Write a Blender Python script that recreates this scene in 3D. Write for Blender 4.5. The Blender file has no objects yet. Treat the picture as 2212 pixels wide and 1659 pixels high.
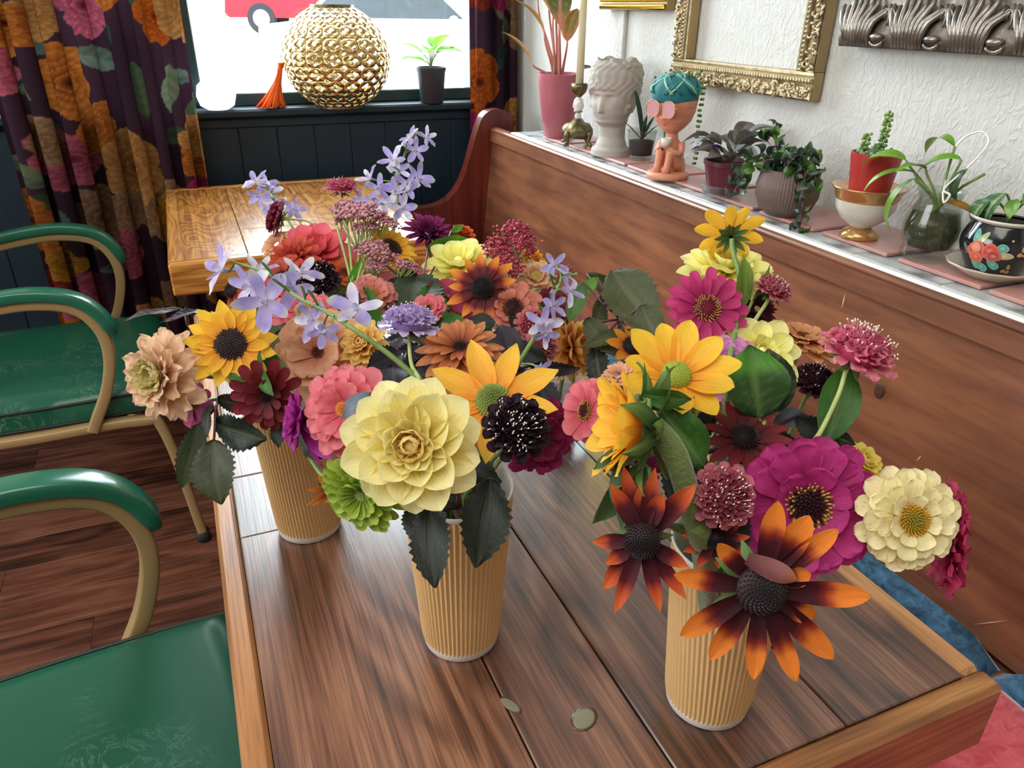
import bpy, math, random
import numpy as np
from mathutils import Vector, Matrix, Quaternion, noise as mnoise
random.seed(7); np.random.seed(7)
PI = math.pi
sc = bpy.context.scene
COL = sc.collection
# ------------------------------------------------------------------ camera
CAMP = Vector((0, 0, 1.25))
yaw, pit, rol, FPX = 0.406126, 0.468294, 0.0140072, 1600.87
fw = Vector((math.sin(yaw)*math.cos(pit), math.cos(yaw)*math.cos(pit), -math.sin(pit)))
r0 = Vector((math.cos(yaw), -math.sin(yaw), 0)); u0 = r0.cross(fw)
rt = r0*math.cos(rol) + u0*math.sin(rol); up = -r0*math.sin(rol) + u0*math.cos(rol)
cd = bpy.data.cameras.new('camera'); cam = bpy.data.objects.new('camera', cd); COL.objects.link(cam)
cam.matrix_world = Matrix(((rt.x, up.x, -fw.x, CAMP.x), (rt.y, up.y, -fw.y, CAMP.y), (rt.z, up.z, -fw.z, CAMP.z), (0, 0, 0, 1)))
cd.sensor_width = 36; cd.lens = 36*FPX/2212; cd.clip_start = .02; cd.clip_end = 200
sc.camera = cam
def ray(x, y): return rt*((x-1106)/FPX) - up*((y-829.5)/FPX) + fw
def at(x, y, d): return CAMP + ray(x, y)*d
def atX(x, y, X): r = ray(x, y); return CAMP + r*(X/r.x)
def atY(x, y, Y): r = ray(x, y); return CAMP + r*(Y/r.y)
def atZ(x, y, z): r = ray(x, y); return CAMP + r*((z-1.25)/r.z)
def camdir(n): v = rt*n[0] + up*n[1] - fw*n[2]; return v.normalized()
# ------------------------------------------------------------------ world, sun, fill lights, exposure
w = bpy.data.worlds.new('world'); sc.world = w; w.use_nodes = True
bg = w.node_tree.nodes['Background']; bg.inputs[0].default_value = (.86, .93, 1, 1); bg.inputs[1].default_value = 13.0
def light(name, kind, loc, energy, color=(1, 1, 1), size=1, size_y=None, aim=None):
    l = bpy.data.lights.new(name, kind); o = bpy.data.objects.new(name, l); COL.objects.link(o); o.location = loc
    l.energy = energy; l.color = color
    if kind == 'AREA':
        l.size = size
        if size_y: l.shape = 'RECTANGLE'; l.size_y = size_y
    if aim is not None: o.rotation_euler = (Vector(aim)-Vector(loc)).to_track_quat('-Z', 'Y').to_euler()
    return o
s = light('sun', 'SUN', (0, -5, 10), 9, (1, .96, .88)); s.rotation_euler = Vector((.35, .75, -1)).to_track_quat('-Z', 'Y').to_euler(); s.data.angle = .01
p = light('window_portal', 'AREA', (.25, 2.78, 1.66), 1, size=1.5, size_y=1.4, aim=(.25, 0, 1.66)); p.data.cycles.is_portal = True
light('ceiling_fill', 'AREA', (-.8, -.2, 2.62), 38, (1, .95, .88), 1.8, 1.8, aim=(-.8, -.2, 0))  # added overhead fill for the room, no fixture modelled
light('left_fill', 'AREA', (-2.9, 1.1, 1.75), 62, (.93, .97, 1), 2.2, 1.3, aim=(0, .9, .9))  # added fill from the left, standing in for unseen windows there
sc.view_settings.view_transform = 'Standard'; sc.view_settings.look = 'None'
sc.view_settings.exposure = .3; sc.view_settings.gamma = 1; sc.view_settings.use_curve_mapping = False
# ------------------------------------------------------------------ materials
def new_mat(name):
    m = bpy.data.materials.new(name); m.use_nodes = True
    return m, m.node_tree.nodes, m.node_tree.links, m.node_tree.nodes['Principled BSDF']
def simple(name, col, rough=.5, metal=0, bump=0, bscale=200, coat=0, var=0, trans=0, ior=None, spec=None, sheen=0, vscale=8):
    m, N, L, P = new_mat(name)
    P.inputs['Base Color'].default_value = (*col, 1); P.inputs['Roughness'].default_value = rough; P.inputs['Metallic'].default_value = metal
    P.inputs['Coat Weight'].default_value = coat; P.inputs['Coat Roughness'].default_value = .1; P.inputs['Transmission Weight'].default_value = trans
    if sheen: P.inputs['Sheen Weight'].default_value = sheen; P.inputs['Sheen Roughness'].default_value = .4
    if spec is not None: P.inputs['Specular IOR Level'].default_value = spec
    if ior: P.inputs['IOR'].default_value = ior
    tc = N.new('ShaderNodeTexCoord')
    if var:
        n = N.new('ShaderNodeTexNoise'); n.inputs['Scale'].default_value = vscale; n.inputs['Detail'].default_value = 6; L.new(tc.outputs['Object'], n.inputs['Vector'])
        r = N.new('ShaderNodeValToRGB'); L.new(n.outputs['Fac'], r.inputs['Fac'])
        r.color_ramp.elements[0].position = .3; r.color_ramp.elements[0].color = tuple(c*(1-var) for c in col)+(1,)
        r.color_ramp.elements[1].position = .7; r.color_ramp.elements[1].color = tuple(min(1, c*(1+var)) for c in col)+(1,)
        L.new(r.outputs[0], P.inputs['Base Color'])
    if bump:
        n = N.new('ShaderNodeTexNoise'); n.inputs['Scale'].default_value = bscale; n.inputs['Detail'].default_value = 4; L.new(tc.outputs['Object'], n.inputs['Vector'])
        b = N.new('ShaderNodeBump'); b.inputs['Strength'].default_value = bump; b.inputs['Distance'].default_value = .004; L.new(n.outputs['Fac'], b.inputs['Height']); L.new(b.outputs[0], P.inputs['Normal'])
    return m
def wood(name, cols, axis='y', rough=.35, coat=.3, rings=1., bump=.25, pores=1., fine=1., stain=0., rw=.13, vv=.18):
    m, N, L, P = new_mat(name)
    tc = N.new('ShaderNodeTexCoord'); oi = N.new('ShaderNodeObjectInfo')
    ad = N.new('ShaderNodeVectorMath'); ad.operation = 'MULTIPLY_ADD'
    cmb = N.new('ShaderNodeCombineXYZ'); 
    for i in range(3): L.new(oi.outputs['Random'], cmb.inputs[i])
    L.new(cmb.outputs[0], ad.inputs[0]); ad.inputs[1].default_value = (17, 31, 9); L.new(tc.outputs['Object'], ad.inputs[2])
    def mapped(sl, sa):
        mp = N.new('ShaderNodeMapping'); s = [sa]*3; s['xyz'.index(axis)] = sl; mp.inputs['Scale'].default_value = s; L.new(ad.outputs[0], mp.inputs['Vector']); return mp
    def nz(mp, scale, det=4, dist=0.):
        n = N.new('ShaderNodeTexNoise'); n.inputs['Scale'].default_value = scale; n.inputs['Detail'].default_value = det; n.inputs['Distortion'].default_value = dist
        L.new(mp.outputs[0], n.inputs['Vector']); return n
    big = nz(mapped(2.2, 9), 1.0, 2, .4)                         # figure field, sliced into rings
    mul = N.new('ShaderNodeMath'); mul.operation = 'MULTIPLY'; mul.inputs[1].default_value = 26*rings; L.new(big.outputs['Fac'], mul.inputs[0])
    fr = N.new('ShaderNodeMath'); fr.operation = 'SINE'; mm = N.new('ShaderNodeMath'); mm.operation = 'MULTIPLY'; mm.inputs[1].default_value = 2.2
    L.new(mul.outputs[0], mm.inputs[0]); L.new(mm.outputs[0], fr.inputs[0])
    streak = nz(mapped(4, 130*fine), 1.0, 5, .2)
    pore = nz(mapped(14, 420*fine), 1.0, 2)
    def madd(a, k, b):
        n = N.new('ShaderNodeMath'); n.operation = 'MULTIPLY_ADD'; L.new(a, n.inputs[0]); n.inputs[1].default_value = k
        if isinstance(b, float): n.inputs[2].default_value = b
        else: L.new(b, n.inputs[2])
        return n.outputs[0]
    v = madd(fr.outputs[0], rw, .5); v = madd(streak.outputs['Fac'], .9, madd(v, 1, -.45))
    v = madd(oi.outputs['Random'], vv, madd(v, 1., -vv/2))
    r = N.new('ShaderNodeValToRGB'); L.new(v, r.inputs['Fac']); e = r.color_ramp.elements
    e[0].position = .22; e[0].color = (*cols[0], 1); e[1].position = .78; e[1].color = (*cols[2], 1)
    k = e.new(.5); k.color = (*cols[1], 1)
    pr = N.new('ShaderNodeValToRGB'); L.new(pore.outputs['Fac'], pr.inputs['Fac']); pr.color_ramp.elements[0].position = .36; pr.color_ramp.elements[1].position = .5
    pr.color_ramp.elements[0].color = (1-.55*pores,)*3+(1,)
    mx = N.new('ShaderNodeMix'); mx.data_type = 'RGBA'; mx.blend_type = 'MULTIPLY'; mx.inputs[0].default_value = 1
    L.new(r.outputs[0], mx.inputs[6]); L.new(pr.outputs[0], mx.inputs[7]); out = mx.outputs[2]
    if stain:
        sn = nz(mapped(3, 4), 1.3, 5); sr = N.new('ShaderNodeValToRGB'); L.new(sn.outputs['Fac'], sr.inputs['Fac'])
        sr.color_ramp.elements[0].position = .32; sr.color_ramp.elements[0].color = (1-stain,)*3+(1,); sr.color_ramp.elements[1].position = .62
        m2 = N.new('ShaderNodeMix'); m2.data_type = 'RGBA'; m2.blend_type = 'MULTIPLY'; m2.inputs[0].default_value = 1
        L.new(out, m2.inputs[6]); L.new(sr.outputs[0], m2.inputs[7]); out = m2.outputs[2]
    L.new(out, P.inputs['Base Color'])
    P.inputs['Roughness'].default_value = rough; P.inputs['Coat Weight'].default_value = coat; P.inputs['Coat Roughness'].default_value = .2
    bh = madd(streak.outputs['Fac'], 1., madd(pore.outputs['Fac'], .6, 0.))
    b = N.new('ShaderNodeBump'); b.inputs['Strength'].default_value = bump; b.inputs['Distance'].default_value = .0015; L.new(bh, b.inputs['Height']); L.new(b.outputs[0], P.inputs['Normal'])
    return m
def vcol(name, rough=.5, transl=.35, spec=.4, vein=0., bump=0., coat=0., sheen=0., metal=0):
    m, N, L, P = new_mat(name)
    a = N.new('ShaderNodeVertexColor'); a.layer_name = 'Col'; out = a.outputs[0]
    uv = N.new('ShaderNodeUVMap'); uv.uv_map = 'UVMap'
    if vein or bump:
        mp = N.new('ShaderNodeMapping'); mp.inputs['Scale'].default_value = (9, 1.2, 1); L.new(uv.outputs[0], mp.inputs[0])
        n = N.new('ShaderNodeTexNoise'); n.inputs['Scale'].default_value = 2.2; n.inputs['Detail'].default_value = 3; L.new(mp.outputs[0], n.inputs['Vector'])
        if vein:
            r = N.new('ShaderNodeValToRGB'); r.color_ramp.elements[0].position = .3; r.color_ramp.elements[1].position = .6
            r.color_ramp.elements[0].color = (1-vein, 1-vein*1.25, 1-vein*1.3, 1); L.new(n.outputs['Fac'], r.inputs[0])
            mx = N.new('ShaderNodeMix'); mx.data_type = 'RGBA'; mx.blend_type = 'MULTIPLY'; mx.inputs[0].default_value = 1
            L.new(out, mx.inputs[6]); L.new(r.outputs[0], mx.inputs[7]); out = mx.outputs[2]
        if bump:
            b = N.new('ShaderNodeBump'); b.inputs['Strength'].default_value = bump; b.inputs['Distance'].default_value = .0012; L.new(n.outputs['Fac'], b.inputs['Height']); L.new(b.outputs[0], P.inputs['Normal'])
    L.new(out, P.inputs['Base Color']); P.inputs['Roughness'].default_value = rough; P.inputs['Specular IOR Level'].default_value = spec
    P.inputs['Coat Weight'].default_value = coat; P.inputs['Metallic'].default_value = metal
    if sheen: P.inputs['Sheen Weight'].default_value = sheen
    if transl:
        t = N.new('ShaderNodeBsdfTranslucent'); L.new(out, t.inputs[0]); ms = N.new('ShaderNodeMixShader'); ms.inputs[0].default_value = transl
        L.new(P.outputs[0], ms.inputs[1]); L.new(t.outputs[0], ms.inputs[2]); L.new(ms.outputs[0], N['Material Output'].inputs[0])
    return m
PETAL = vcol('petal', .55, .4, .3, vein=.12, bump=.35)
LEAF = vcol('leaf', .5, .2, .35, vein=.2, bump=.5)
def flecked():
    m = vcol('flecked_petal', .55, .3, .3, vein=.08, bump=.3); N, L = m.node_tree.nodes, m.node_tree.links; P = N['Principled BSDF']; src = P.inputs['Base Color'].links[0].from_socket
    uv = N.new('ShaderNodeUVMap'); uv.uv_map = 'UVMap'; mp = N.new('ShaderNodeMapping'); mp.inputs['Scale'].default_value = (16, 5, 1); L.new(uv.outputs[0], mp.inputs[0])
    n = N.new('ShaderNodeTexNoise'); n.inputs['Scale'].default_value = 1.6; n.inputs['Detail'].default_value = 1; L.new(mp.outputs[0], n.inputs[0]); r = N.new('ShaderNodeValToRGB'); r.color_ramp.elements[0].position = .68; r.color_ramp.elements[1].position = .72; L.new(n.outputs[0], r.inputs[0])
    mx = N.new('ShaderNodeMix'); mx.data_type = 'RGBA'; L.new(r.outputs[0], mx.inputs[0]); L.new(src, mx.inputs[6]); mx.inputs[7].default_value = (.32, .03, .04, 1); L.new(mx.outputs[2], P.inputs['Base Color']); return m
FLECK = flecked()
LEAFG = vcol('glossy_leaf', .2, .12, .6, vein=.15, bump=.3)
SOLID = vcol('solid', .6, 0, .4)
GLOSS = vcol('glazed', .15, 0, .5, coat=.3)
FABRIC = vcol('printed_fabric', .85, .16, .1)
STEM = simple('stem', (.16, .26, .07), .5, var=.3, vscale=30)
STEMP = simple('pale_stem', (.36, .45, .16), .5, var=.2, vscale=30)
STEMD = simple('dark_stem', (.08, .03, .04), .4, var=.3, vscale=30)
def glassy(name, col=(1, 1, 1), rough=0., refl=.12, alpha=.12):
    m, N, L, P = new_mat(name)
    N.remove(P); t = N.new('ShaderNodeBsdfTransparent'); t.inputs[0].default_value = (*col, 1); g = N.new('ShaderNodeBsdfGlossy'); g.inputs['Roughness'].default_value = rough+.02
    lw = N.new('ShaderNodeLayerWeight'); lw.inputs[0].default_value = .3; pw = N.new('ShaderNodeMath'); pw.operation = 'POWER'; L.new(lw.outputs['Facing'], pw.inputs[0]); pw.inputs[1].default_value = 3.5
    f = N.new('ShaderNodeMath'); f.operation = 'MULTIPLY_ADD'; L.new(pw.outputs[0], f.inputs[0]); f.inputs[1].default_value = .55; f.inputs[2].default_value = .04; ms = N.new('ShaderNodeMixShader'); L.new(f.outputs[0], ms.inputs[0]); L.new(t.outputs[0], ms.inputs[1]); L.new(g.outputs[0], ms.inputs[2])
    L.new(ms.outputs[0], N['Material Output'].inputs[0]); return m
PANE = glassy('window_glass', (.96, .98, .97))
CLEAR = glassy('clear_glass', (.86, .88, .86))
CLEARP = glassy('clear_plastic', (.93, .94, .94))
# ------------------------------------------------------------------ object helpers
def prop(o, label=None, cat=None, group=None, kind=None):
    if label: o['label'] = label
    if cat: o['category'] = cat
    if group: o['group'] = group
    if kind: o['kind'] = kind
    return o
def empty(name, loc=(0, 0, 0), label=None, cat=None, group=None, mat=None):
    o = bpy.data.objects.new(name, None); COL.objects.link(o); o.empty_display_size = .02
    if mat is not None: o.matrix_world = mat
    else: o.location = loc
    return prop(o, label, cat, group)
def wempty(name, loc, label=None, cat=None, group=None):
    """a thing whose parts are written in world coordinates"""
    o = empty(name, loc, label, cat, group); WORLDSPACE[o.name] = Matrix.Translation(-Vector(loc)); return o
class MB:
    def __init__(s): s.v = []; s.f = []; s.c = []; s.uv = []
    def add(s, v, f, c=None, uv=None):
        n = len(s.v); s.v += [tuple(p) for p in v]; s.f += [tuple(i+n for i in q) for q in f]
        if c is None: c = (1, 1, 1)
        s.c += list(c) if (len(c) == len(v) and not isinstance(c[0], (int, float))) else [c]*len(v)
        s.uv += list(uv) if uv is not None else [(0, 0)]*len(v)
        return s
    def box(s, a, b, c=None, bev=0.):
        x0, y0, z0 = a; x1, y1, z1 = b
        if not bev:
            v = [(x0,y0,z0),(x1,y0,z0),(x1,y1,z0),(x0,y1,z0),(x0,y0,z1),(x1,y0,z1),(x1,y1,z1),(x0,y1,z1)]
            return s.add(v, [(0,3,2,1),(4,5,6,7),(0,1,5,4),(1,2,6,5),(2,3,7,6),(3,0,4,7)], c)
        # chamfered box: 24 verts
        e = bev; v = []
        idx = {}
        for ix, X in enumerate((x0, x1)):
            for iy, Y in enumerate((y0, y1)):
                for iz, Z in enumerate((z0, z1)):
                    sx = e if ix == 0 else -e; sy = e if iy == 0 else -e; sz = e if iz == 0 else -e
                    idx[ix,iy,iz] = len(v); v += [(X, Y+sy, Z+sz), (X+sx, Y, Z+sz), (X+sx, Y+sy, Z)]
        f = []; I = idx
        def q(*a): f.append(tuple(I[k]+j for k, j in a))
        for ix in (0, 1):
            a = [((ix,0,0),0),((ix,1,0),0),((ix,1,1),0),((ix,0,1),0)]; q(*(a if ix else a[::-1]))
        for iy in (0, 1):
            a = [((0,iy,0),1),((0,iy,1),1),((1,iy,1),1),((1,iy,0),1)]; q(*(a if iy else a[::-1]))
        for iz in (0, 1):
            a = [((0,0,iz),2),((1,0,iz),2),((1,1,iz),2),((0,1,iz),2)]; q(*(a if iz else a[::-1]))
        for ix in (0, 1):
            for iy in (0, 1): q(((ix,iy,0),0),((ix,iy,0),1),((ix,iy,1),1),((ix,iy,1),0))
            for iz in (0, 1): q(((ix,0,iz),0),((ix,0,iz),2),((ix,1,iz),2),((ix,1,iz),0))
        for iy in (0, 1):
            for iz in (0, 1): q(((0,iy,iz),1),((0,iy,iz),2),((1,iy,iz),2),((1,iy,iz),1))
        for k in I: f.append((I[k], I[k]+1, I[k]+2))
        return s.add(v, f, c)
    def tube(s, pts, rad, n=8, c=None, caps=True, sq=None):
        pts = [Vector(p) for p in pts]; m = len(pts)
        if isinstance(rad, (int, float, tuple)): rad = [rad]*m
        T = [(pts[min(i+1, m-1)]-pts[max(i-1, 0)]).normalized() for i in range(m)]
        nn = T[0].orthogonal().normalized() if sq is None else Vector(sq)
        v = []; 
        for i in range(m):
            nn = (nn - T[i]*nn.dot(T[i])); nn = nn.normalized() if nn.length > 1e-6 else T[i].orthogonal().normalized()
            b = T[i].cross(nn)
            for k in range(n):
                a = 2*PI*(k+.5)/n
                if isinstance(rad[i], tuple): ra, rb = rad[i]; v.append(pts[i]+nn*math.copysign(abs(math.cos(a))**.35, math.cos(a))*ra+b*math.copysign(abs(math.sin(a))**.35, math.sin(a))*rb)
                else: v.append(pts[i]+nn*math.cos(a)*rad[i]+b*math.sin(a)*rad[i])
        f = [(i*n+k, i*n+(k+1) % n, (i+1)*n+(k+1) % n, (i+1)*n+k) for i in range(m-1) for k in range(n)]
        if caps: f += [tuple(range(n))[::-1], tuple((m-1)*n+k for k in range(n))]
        return s.add(v, f, c)
    def lathe(s, prof, n=32, c=None, ctr=(0, 0, 0), mod=None):
        v = []; m = len(prof); cc = []
        for i, (r, z) in enumerate(prof):
            for k in range(n):
                a = 2*PI*k/n; rr = r if mod is None else mod(r, z, a)
                v.append((ctr[0]+rr*math.cos(a), ctr[1]+rr*math.sin(a), ctr[2]+z))
                if callable(c): cc.append(c(r, z, a))
        f = [(i*n+k, i*n+(k+1) % n, (i+1)*n+(k+1) % n, (i+1)*n+k) for i in range(m-1) for k in range(n)]
        return s.add(v, f, cc if callable(c) else c)
    def ball(s, ctr, r, n=8, m=6, c=None, sc3=(1, 1, 1)):
        v = [(ctr[0], ctr[1], ctr[2]-r*sc3[2])]
        for i in range(1, m):
            t = PI*i/m
            for k in range(n): a = 2*PI*k/n; v.append((ctr[0]+r*sc3[0]*math.sin(t)*math.cos(a), ctr[1]+r*sc3[1]*math.sin(t)*math.sin(a), ctr[2]-r*sc3[2]*math.cos(t)))
        v.append((ctr[0], ctr[1], ctr[2]+r*sc3[2])); e = len(v)-1
        f = [(0, 1+(k+1) % n, 1+k) for k in range(n)]
        for i in range(m-2): f += [(1+i*n+k, 1+i*n+(k+1) % n, 1+(i+1)*n+(k+1) % n, 1+(i+1)*n+k) for k in range(n)]
        f += [(1+(m-2)*n+k, 1+(m-2)*n+(k+1) % n, e) for k in range(n)]
        return s.add(v, f, c)
    def mesh(s, name, smooth=True):
        me = bpy.data.meshes.new(name); me.from_pydata(s.v, [], s.f); me.update()
        if any(c != (1, 1, 1) for c in s.c[:1]+s.c[-1:]) or len(set(s.c)) > 1:
            ca = me.color_attributes.new('Col', 'FLOAT_COLOR', 'POINT'); arr = np.ones((len(s.v), 4), 'f'); arr[:, :3] = np.array(s.c, 'f'); ca.data.foreach_set('color', arr.ravel())
        if any(u != (0, 0) for u in s.uv):
            uvl = me.uv_layers.new(name='UVMap'); li = np.zeros(len(me.loops), 'i'); me.loops.foreach_get('vertex_index', li); uvl.data.foreach_set('uv', np.array(s.uv, 'f')[li].ravel())
        if smooth: me.polygons.foreach_set('use_smooth', [True]*len(me.polygons))
        return me
    def obj(s, name, mat, parent=None, smooth=True, loc=None, sharp=None):
        me = s.mesh(name, smooth); me.materials.append(mat)
        if smooth and sharp: me.set_sharp_from_angle(angle=math.radians(sharp))
        return place(name, me, parent, loc=loc)
WORLDSPACE = {}
def place(name, me, parent=None, mat4=None, loc=None):
    o = bpy.data.objects.new(name, me); COL.objects.link(o)
    if parent is not None:
        o.parent = parent
        if parent.name in WORLDSPACE: o.matrix_parent_inverse = WORLDSPACE[parent.name]
    if mat4 is not None: o.matrix_basis = mat4
    elif loc is not None: o.location = loc
    return o
def slab(name, a, b, mat, parent=None, bev=.0015, **k):
    """a box object whose origin is its own centre"""
    c = [(a[i]+b[i])/2 for i in range(3)]; h = [abs(b[i]-a[i])/2 for i in range(3)]
    return MB().box([-x for x in h], h, None, bev).obj(name, mat, parent, False, loc=c)
def bez(p0, p1, p2, p3, n=12):
    P = [Vector(p) for p in (p0, p1, p2, p3)]
    return [P[0]*(1-t)**3+P[1]*3*t*(1-t)**2+P[2]*3*t*t*(1-t)+P[3]*t**3 for t in [i/(n-1) for i in range(n)]]
def spline(pts, n=6):
    P = [Vector(p) for p in pts]; P = [P[0]*2-P[1]]+P+[P[-1]*2-P[-2]]; o = []
    for i in range(1, len(P)-2):
        for k in range(n):
            t = k/n; a, b, c, d = P[i-1:i+3]; o.append(.5*((2*b)+(c-a)*t+(2*a-5*b+4*c-d)*t*t+(3*b-a-3*c+d)*t**3))
    return o+[P[-2]]
def lerp(a, b, t): return tuple(a[i]+(b[i]-a[i])*t for i in range(len(a)))
def grad(stops, t):
    for i in range(len(stops)-1):
        if t <= stops[i+1][0]: return lerp(stops[i][1], stops[i+1][1], max(0, (t-stops[i][0])/(stops[i+1][0]-stops[i][0]+1e-9)))
    return stops[-1][1]
def rgb(h, k=1.):
    h = h.lstrip('#'); o = []
    for i in (0, 2, 4):
        c = int(h[i:i+2], 16)/255; o.append(((c+.055)/1.055)**2.4 if c > .04045 else c/12.92)
    return tuple(x*k for x in o)
# ------------------------------------------------------------------ room shell
XW, YW = 1.12, 2.6
plaster = simple('plaster', (.74, .74, .70), .75, bump=0, var=.03)
def plaster_mat():
    m, N, L, P = new_mat('textured_plaster'); P.inputs['Base Color'].default_value = (.60, .61, .58, 1); P.inputs['Roughness'].default_value = .62
    tc = N.new('ShaderNodeTexCoord'); mp = N.new('ShaderNodeMapping'); mp.inputs['Scale'].default_value = (1, 1.2, .6); L.new(tc.outputs['Object'], mp.inputs[0])
    n = N.new('ShaderNodeTexNoise'); n.inputs['Scale'].default_value = 62; n.inputs['Detail'].default_value = 3; n.inputs['Distortion'].default_value = 1.6; L.new(mp.outputs[0], n.inputs[0])
    r = N.new('ShaderNodeValToRGB'); r.color_ramp.elements[0].position = .42; r.color_ramp.elements[1].position = .68; L.new(n.outputs[0], r.inputs[0])
    b = N.new('ShaderNodeBump'); b.inputs['Strength'].default_value = .5; b.inputs['Distance'].default_value = .0028; L.new(r.outputs[0], b.inputs['Height']); L.new(b.outputs[0], P.inputs['Normal']); return m
PLAS = plaster_mat()
beige = simple('beige_paint', (.62, .53, .44), .7)
teal = simple('dark_teal_paint', (.009, .021, .034), .5, spec=.3, var=.15, bump=.15, bscale=90)
tealg = simple('dark_green_sash_paint', (.02, .06, .07), .3, var=.1)
def struct(o): o['kind'] = 'structure'; return o
struct(slab('wall_right', (XW, -3.4, 0), (XW+.12, 2.72, 2.75), PLAS, bev=0))
struct(slab('wall_left', (-3.3, -3.4, 0), (-3.15, 2.72, 2.75), beige, bev=0))
struct(slab('wall_back', (-3.3, -3.4, 0), (1.24, -3.25, 2.75), beige, bev=0))
struct(slab('ceiling', (-3.3, -3.4, 2.7), (1.24, 2.72, 2.8), plaster, bev=0))
# window wall, opening X -.42 .. 1.0, z .95 .. 2.35
WX0, WX1, WZ0, WZ1 = -.42, .985, .955, 2.4
wb = MB()
wb.box((-3.3, YW, 0), (WX0, YW+.14, 2.75)).box((WX1, YW, 0), (1.24, YW+.14, 2.75)).box((WX0, YW, 0), (WX1, YW+.14, WZ0-.02)).box((WX0, YW, WZ1), (WX1, YW+.14, 2.75))
wf = struct(wb.obj('wall_front', beige, None, False))
x = -2.2; k = 0
while x < 1.11:                                            # wide vertical wainscot boards under the sill
    x1 = min(x+.118, 1.118)
    slab('board', (x+.0006, YW-.016, .09), (x1-.0006, YW-.001, .925), teal, wf, .002); x += .118
struct(slab('baseboard_front', (-2.2, YW-.03, 0), (1.118, YW-.001, .1), teal))
struct(slab('trim_1', (-2.2, YW-.035, .926), (WX0-.05, YW-.001, .955), teal, bev=.006))
win = struct(wempty('window_1', (.28, YW+.07, WZ0)))
for a, b in (((WX0-.05, YW-.045, .937), (WX1+.04, YW+.13, .962)),):
    o = slab('window_sill', a, b, teal, win, .006)
slab('sill_apron', (WX0-.03, YW-.022, .905), (WX1+.02, YW-.002, .936), teal, win, .004)
for a, b in (((WX0, YW+.055, .962), (WX0+.035, YW+.11, WZ1)), ((WX1-.022, YW+.05, .962), (WX1+.0, YW+.12, WZ1)), ((WX0+.03, YW+.055, WZ1-.04), (WX1-.02, YW+.11, WZ1)),
             ((WX0+.03, YW+.055, .962), (WX1-.02, YW+.10, 1.0)), ((.045, YW+.05, .999), (.075, YW+.11, WZ1-.04))):
    slab('sash_bar', a, b, tealg, win, .003)
slab('window_casing', (WX1, YW-.02, .962), (WX1+.05, YW+.0, 2.45), teal, win, .003)
slab('glass_pane', (WX0+.03, YW+.075, .999), (.046, YW+.079, WZ1-.04), PANE, win, 0)
slab('glass_pane', (.074, YW+.075, .999), (WX1-.02, YW+.079, WZ1-.04), PANE, win, 0)
# floor with planks running along X
FLW = wood('floor_laminate', [rgb('#3a2016'), rgb('#6c4030'), rgb('#8a5a42')], 'x', .38, .1, .5, .15, .4, .5, .2, .1, .3)
fl = struct(slab('floor', (-3.3, -3.4, -.06), (1.24, 2.72, -.0035), simple('subfloor', (.05, .025, .018), .6), bev=0))
pm = [MB().box((-.5997, -.06155, -.004), (.5997, .06155, .004), None, .0004).mesh('plank', False) for _ in range(1)]
pm[0].materials.append(FLW)
y = -.5; i = 0
while y < 2.55:
    off = [0, .43, .81, .22, .66][i % 5]
    for k in range(4):
        xx = -2.6+k*1.2+off
        if xx < .9: place('plank', pm[0], fl, loc=Vector((xx, y, -.0035))-fl.location)
    y += .1235; i += 1
# baseboard right + vertical batten on the right wall
struct(slab('baseboard_right', (XW-.02, -3.2, 0), (XW-.001, 2.56, .1), teal))
struct(slab('trim_2', (XW-.012, 1.87, .95), (XW-.0005, 1.905, 2.7), PLAS, bev=.002))
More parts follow.
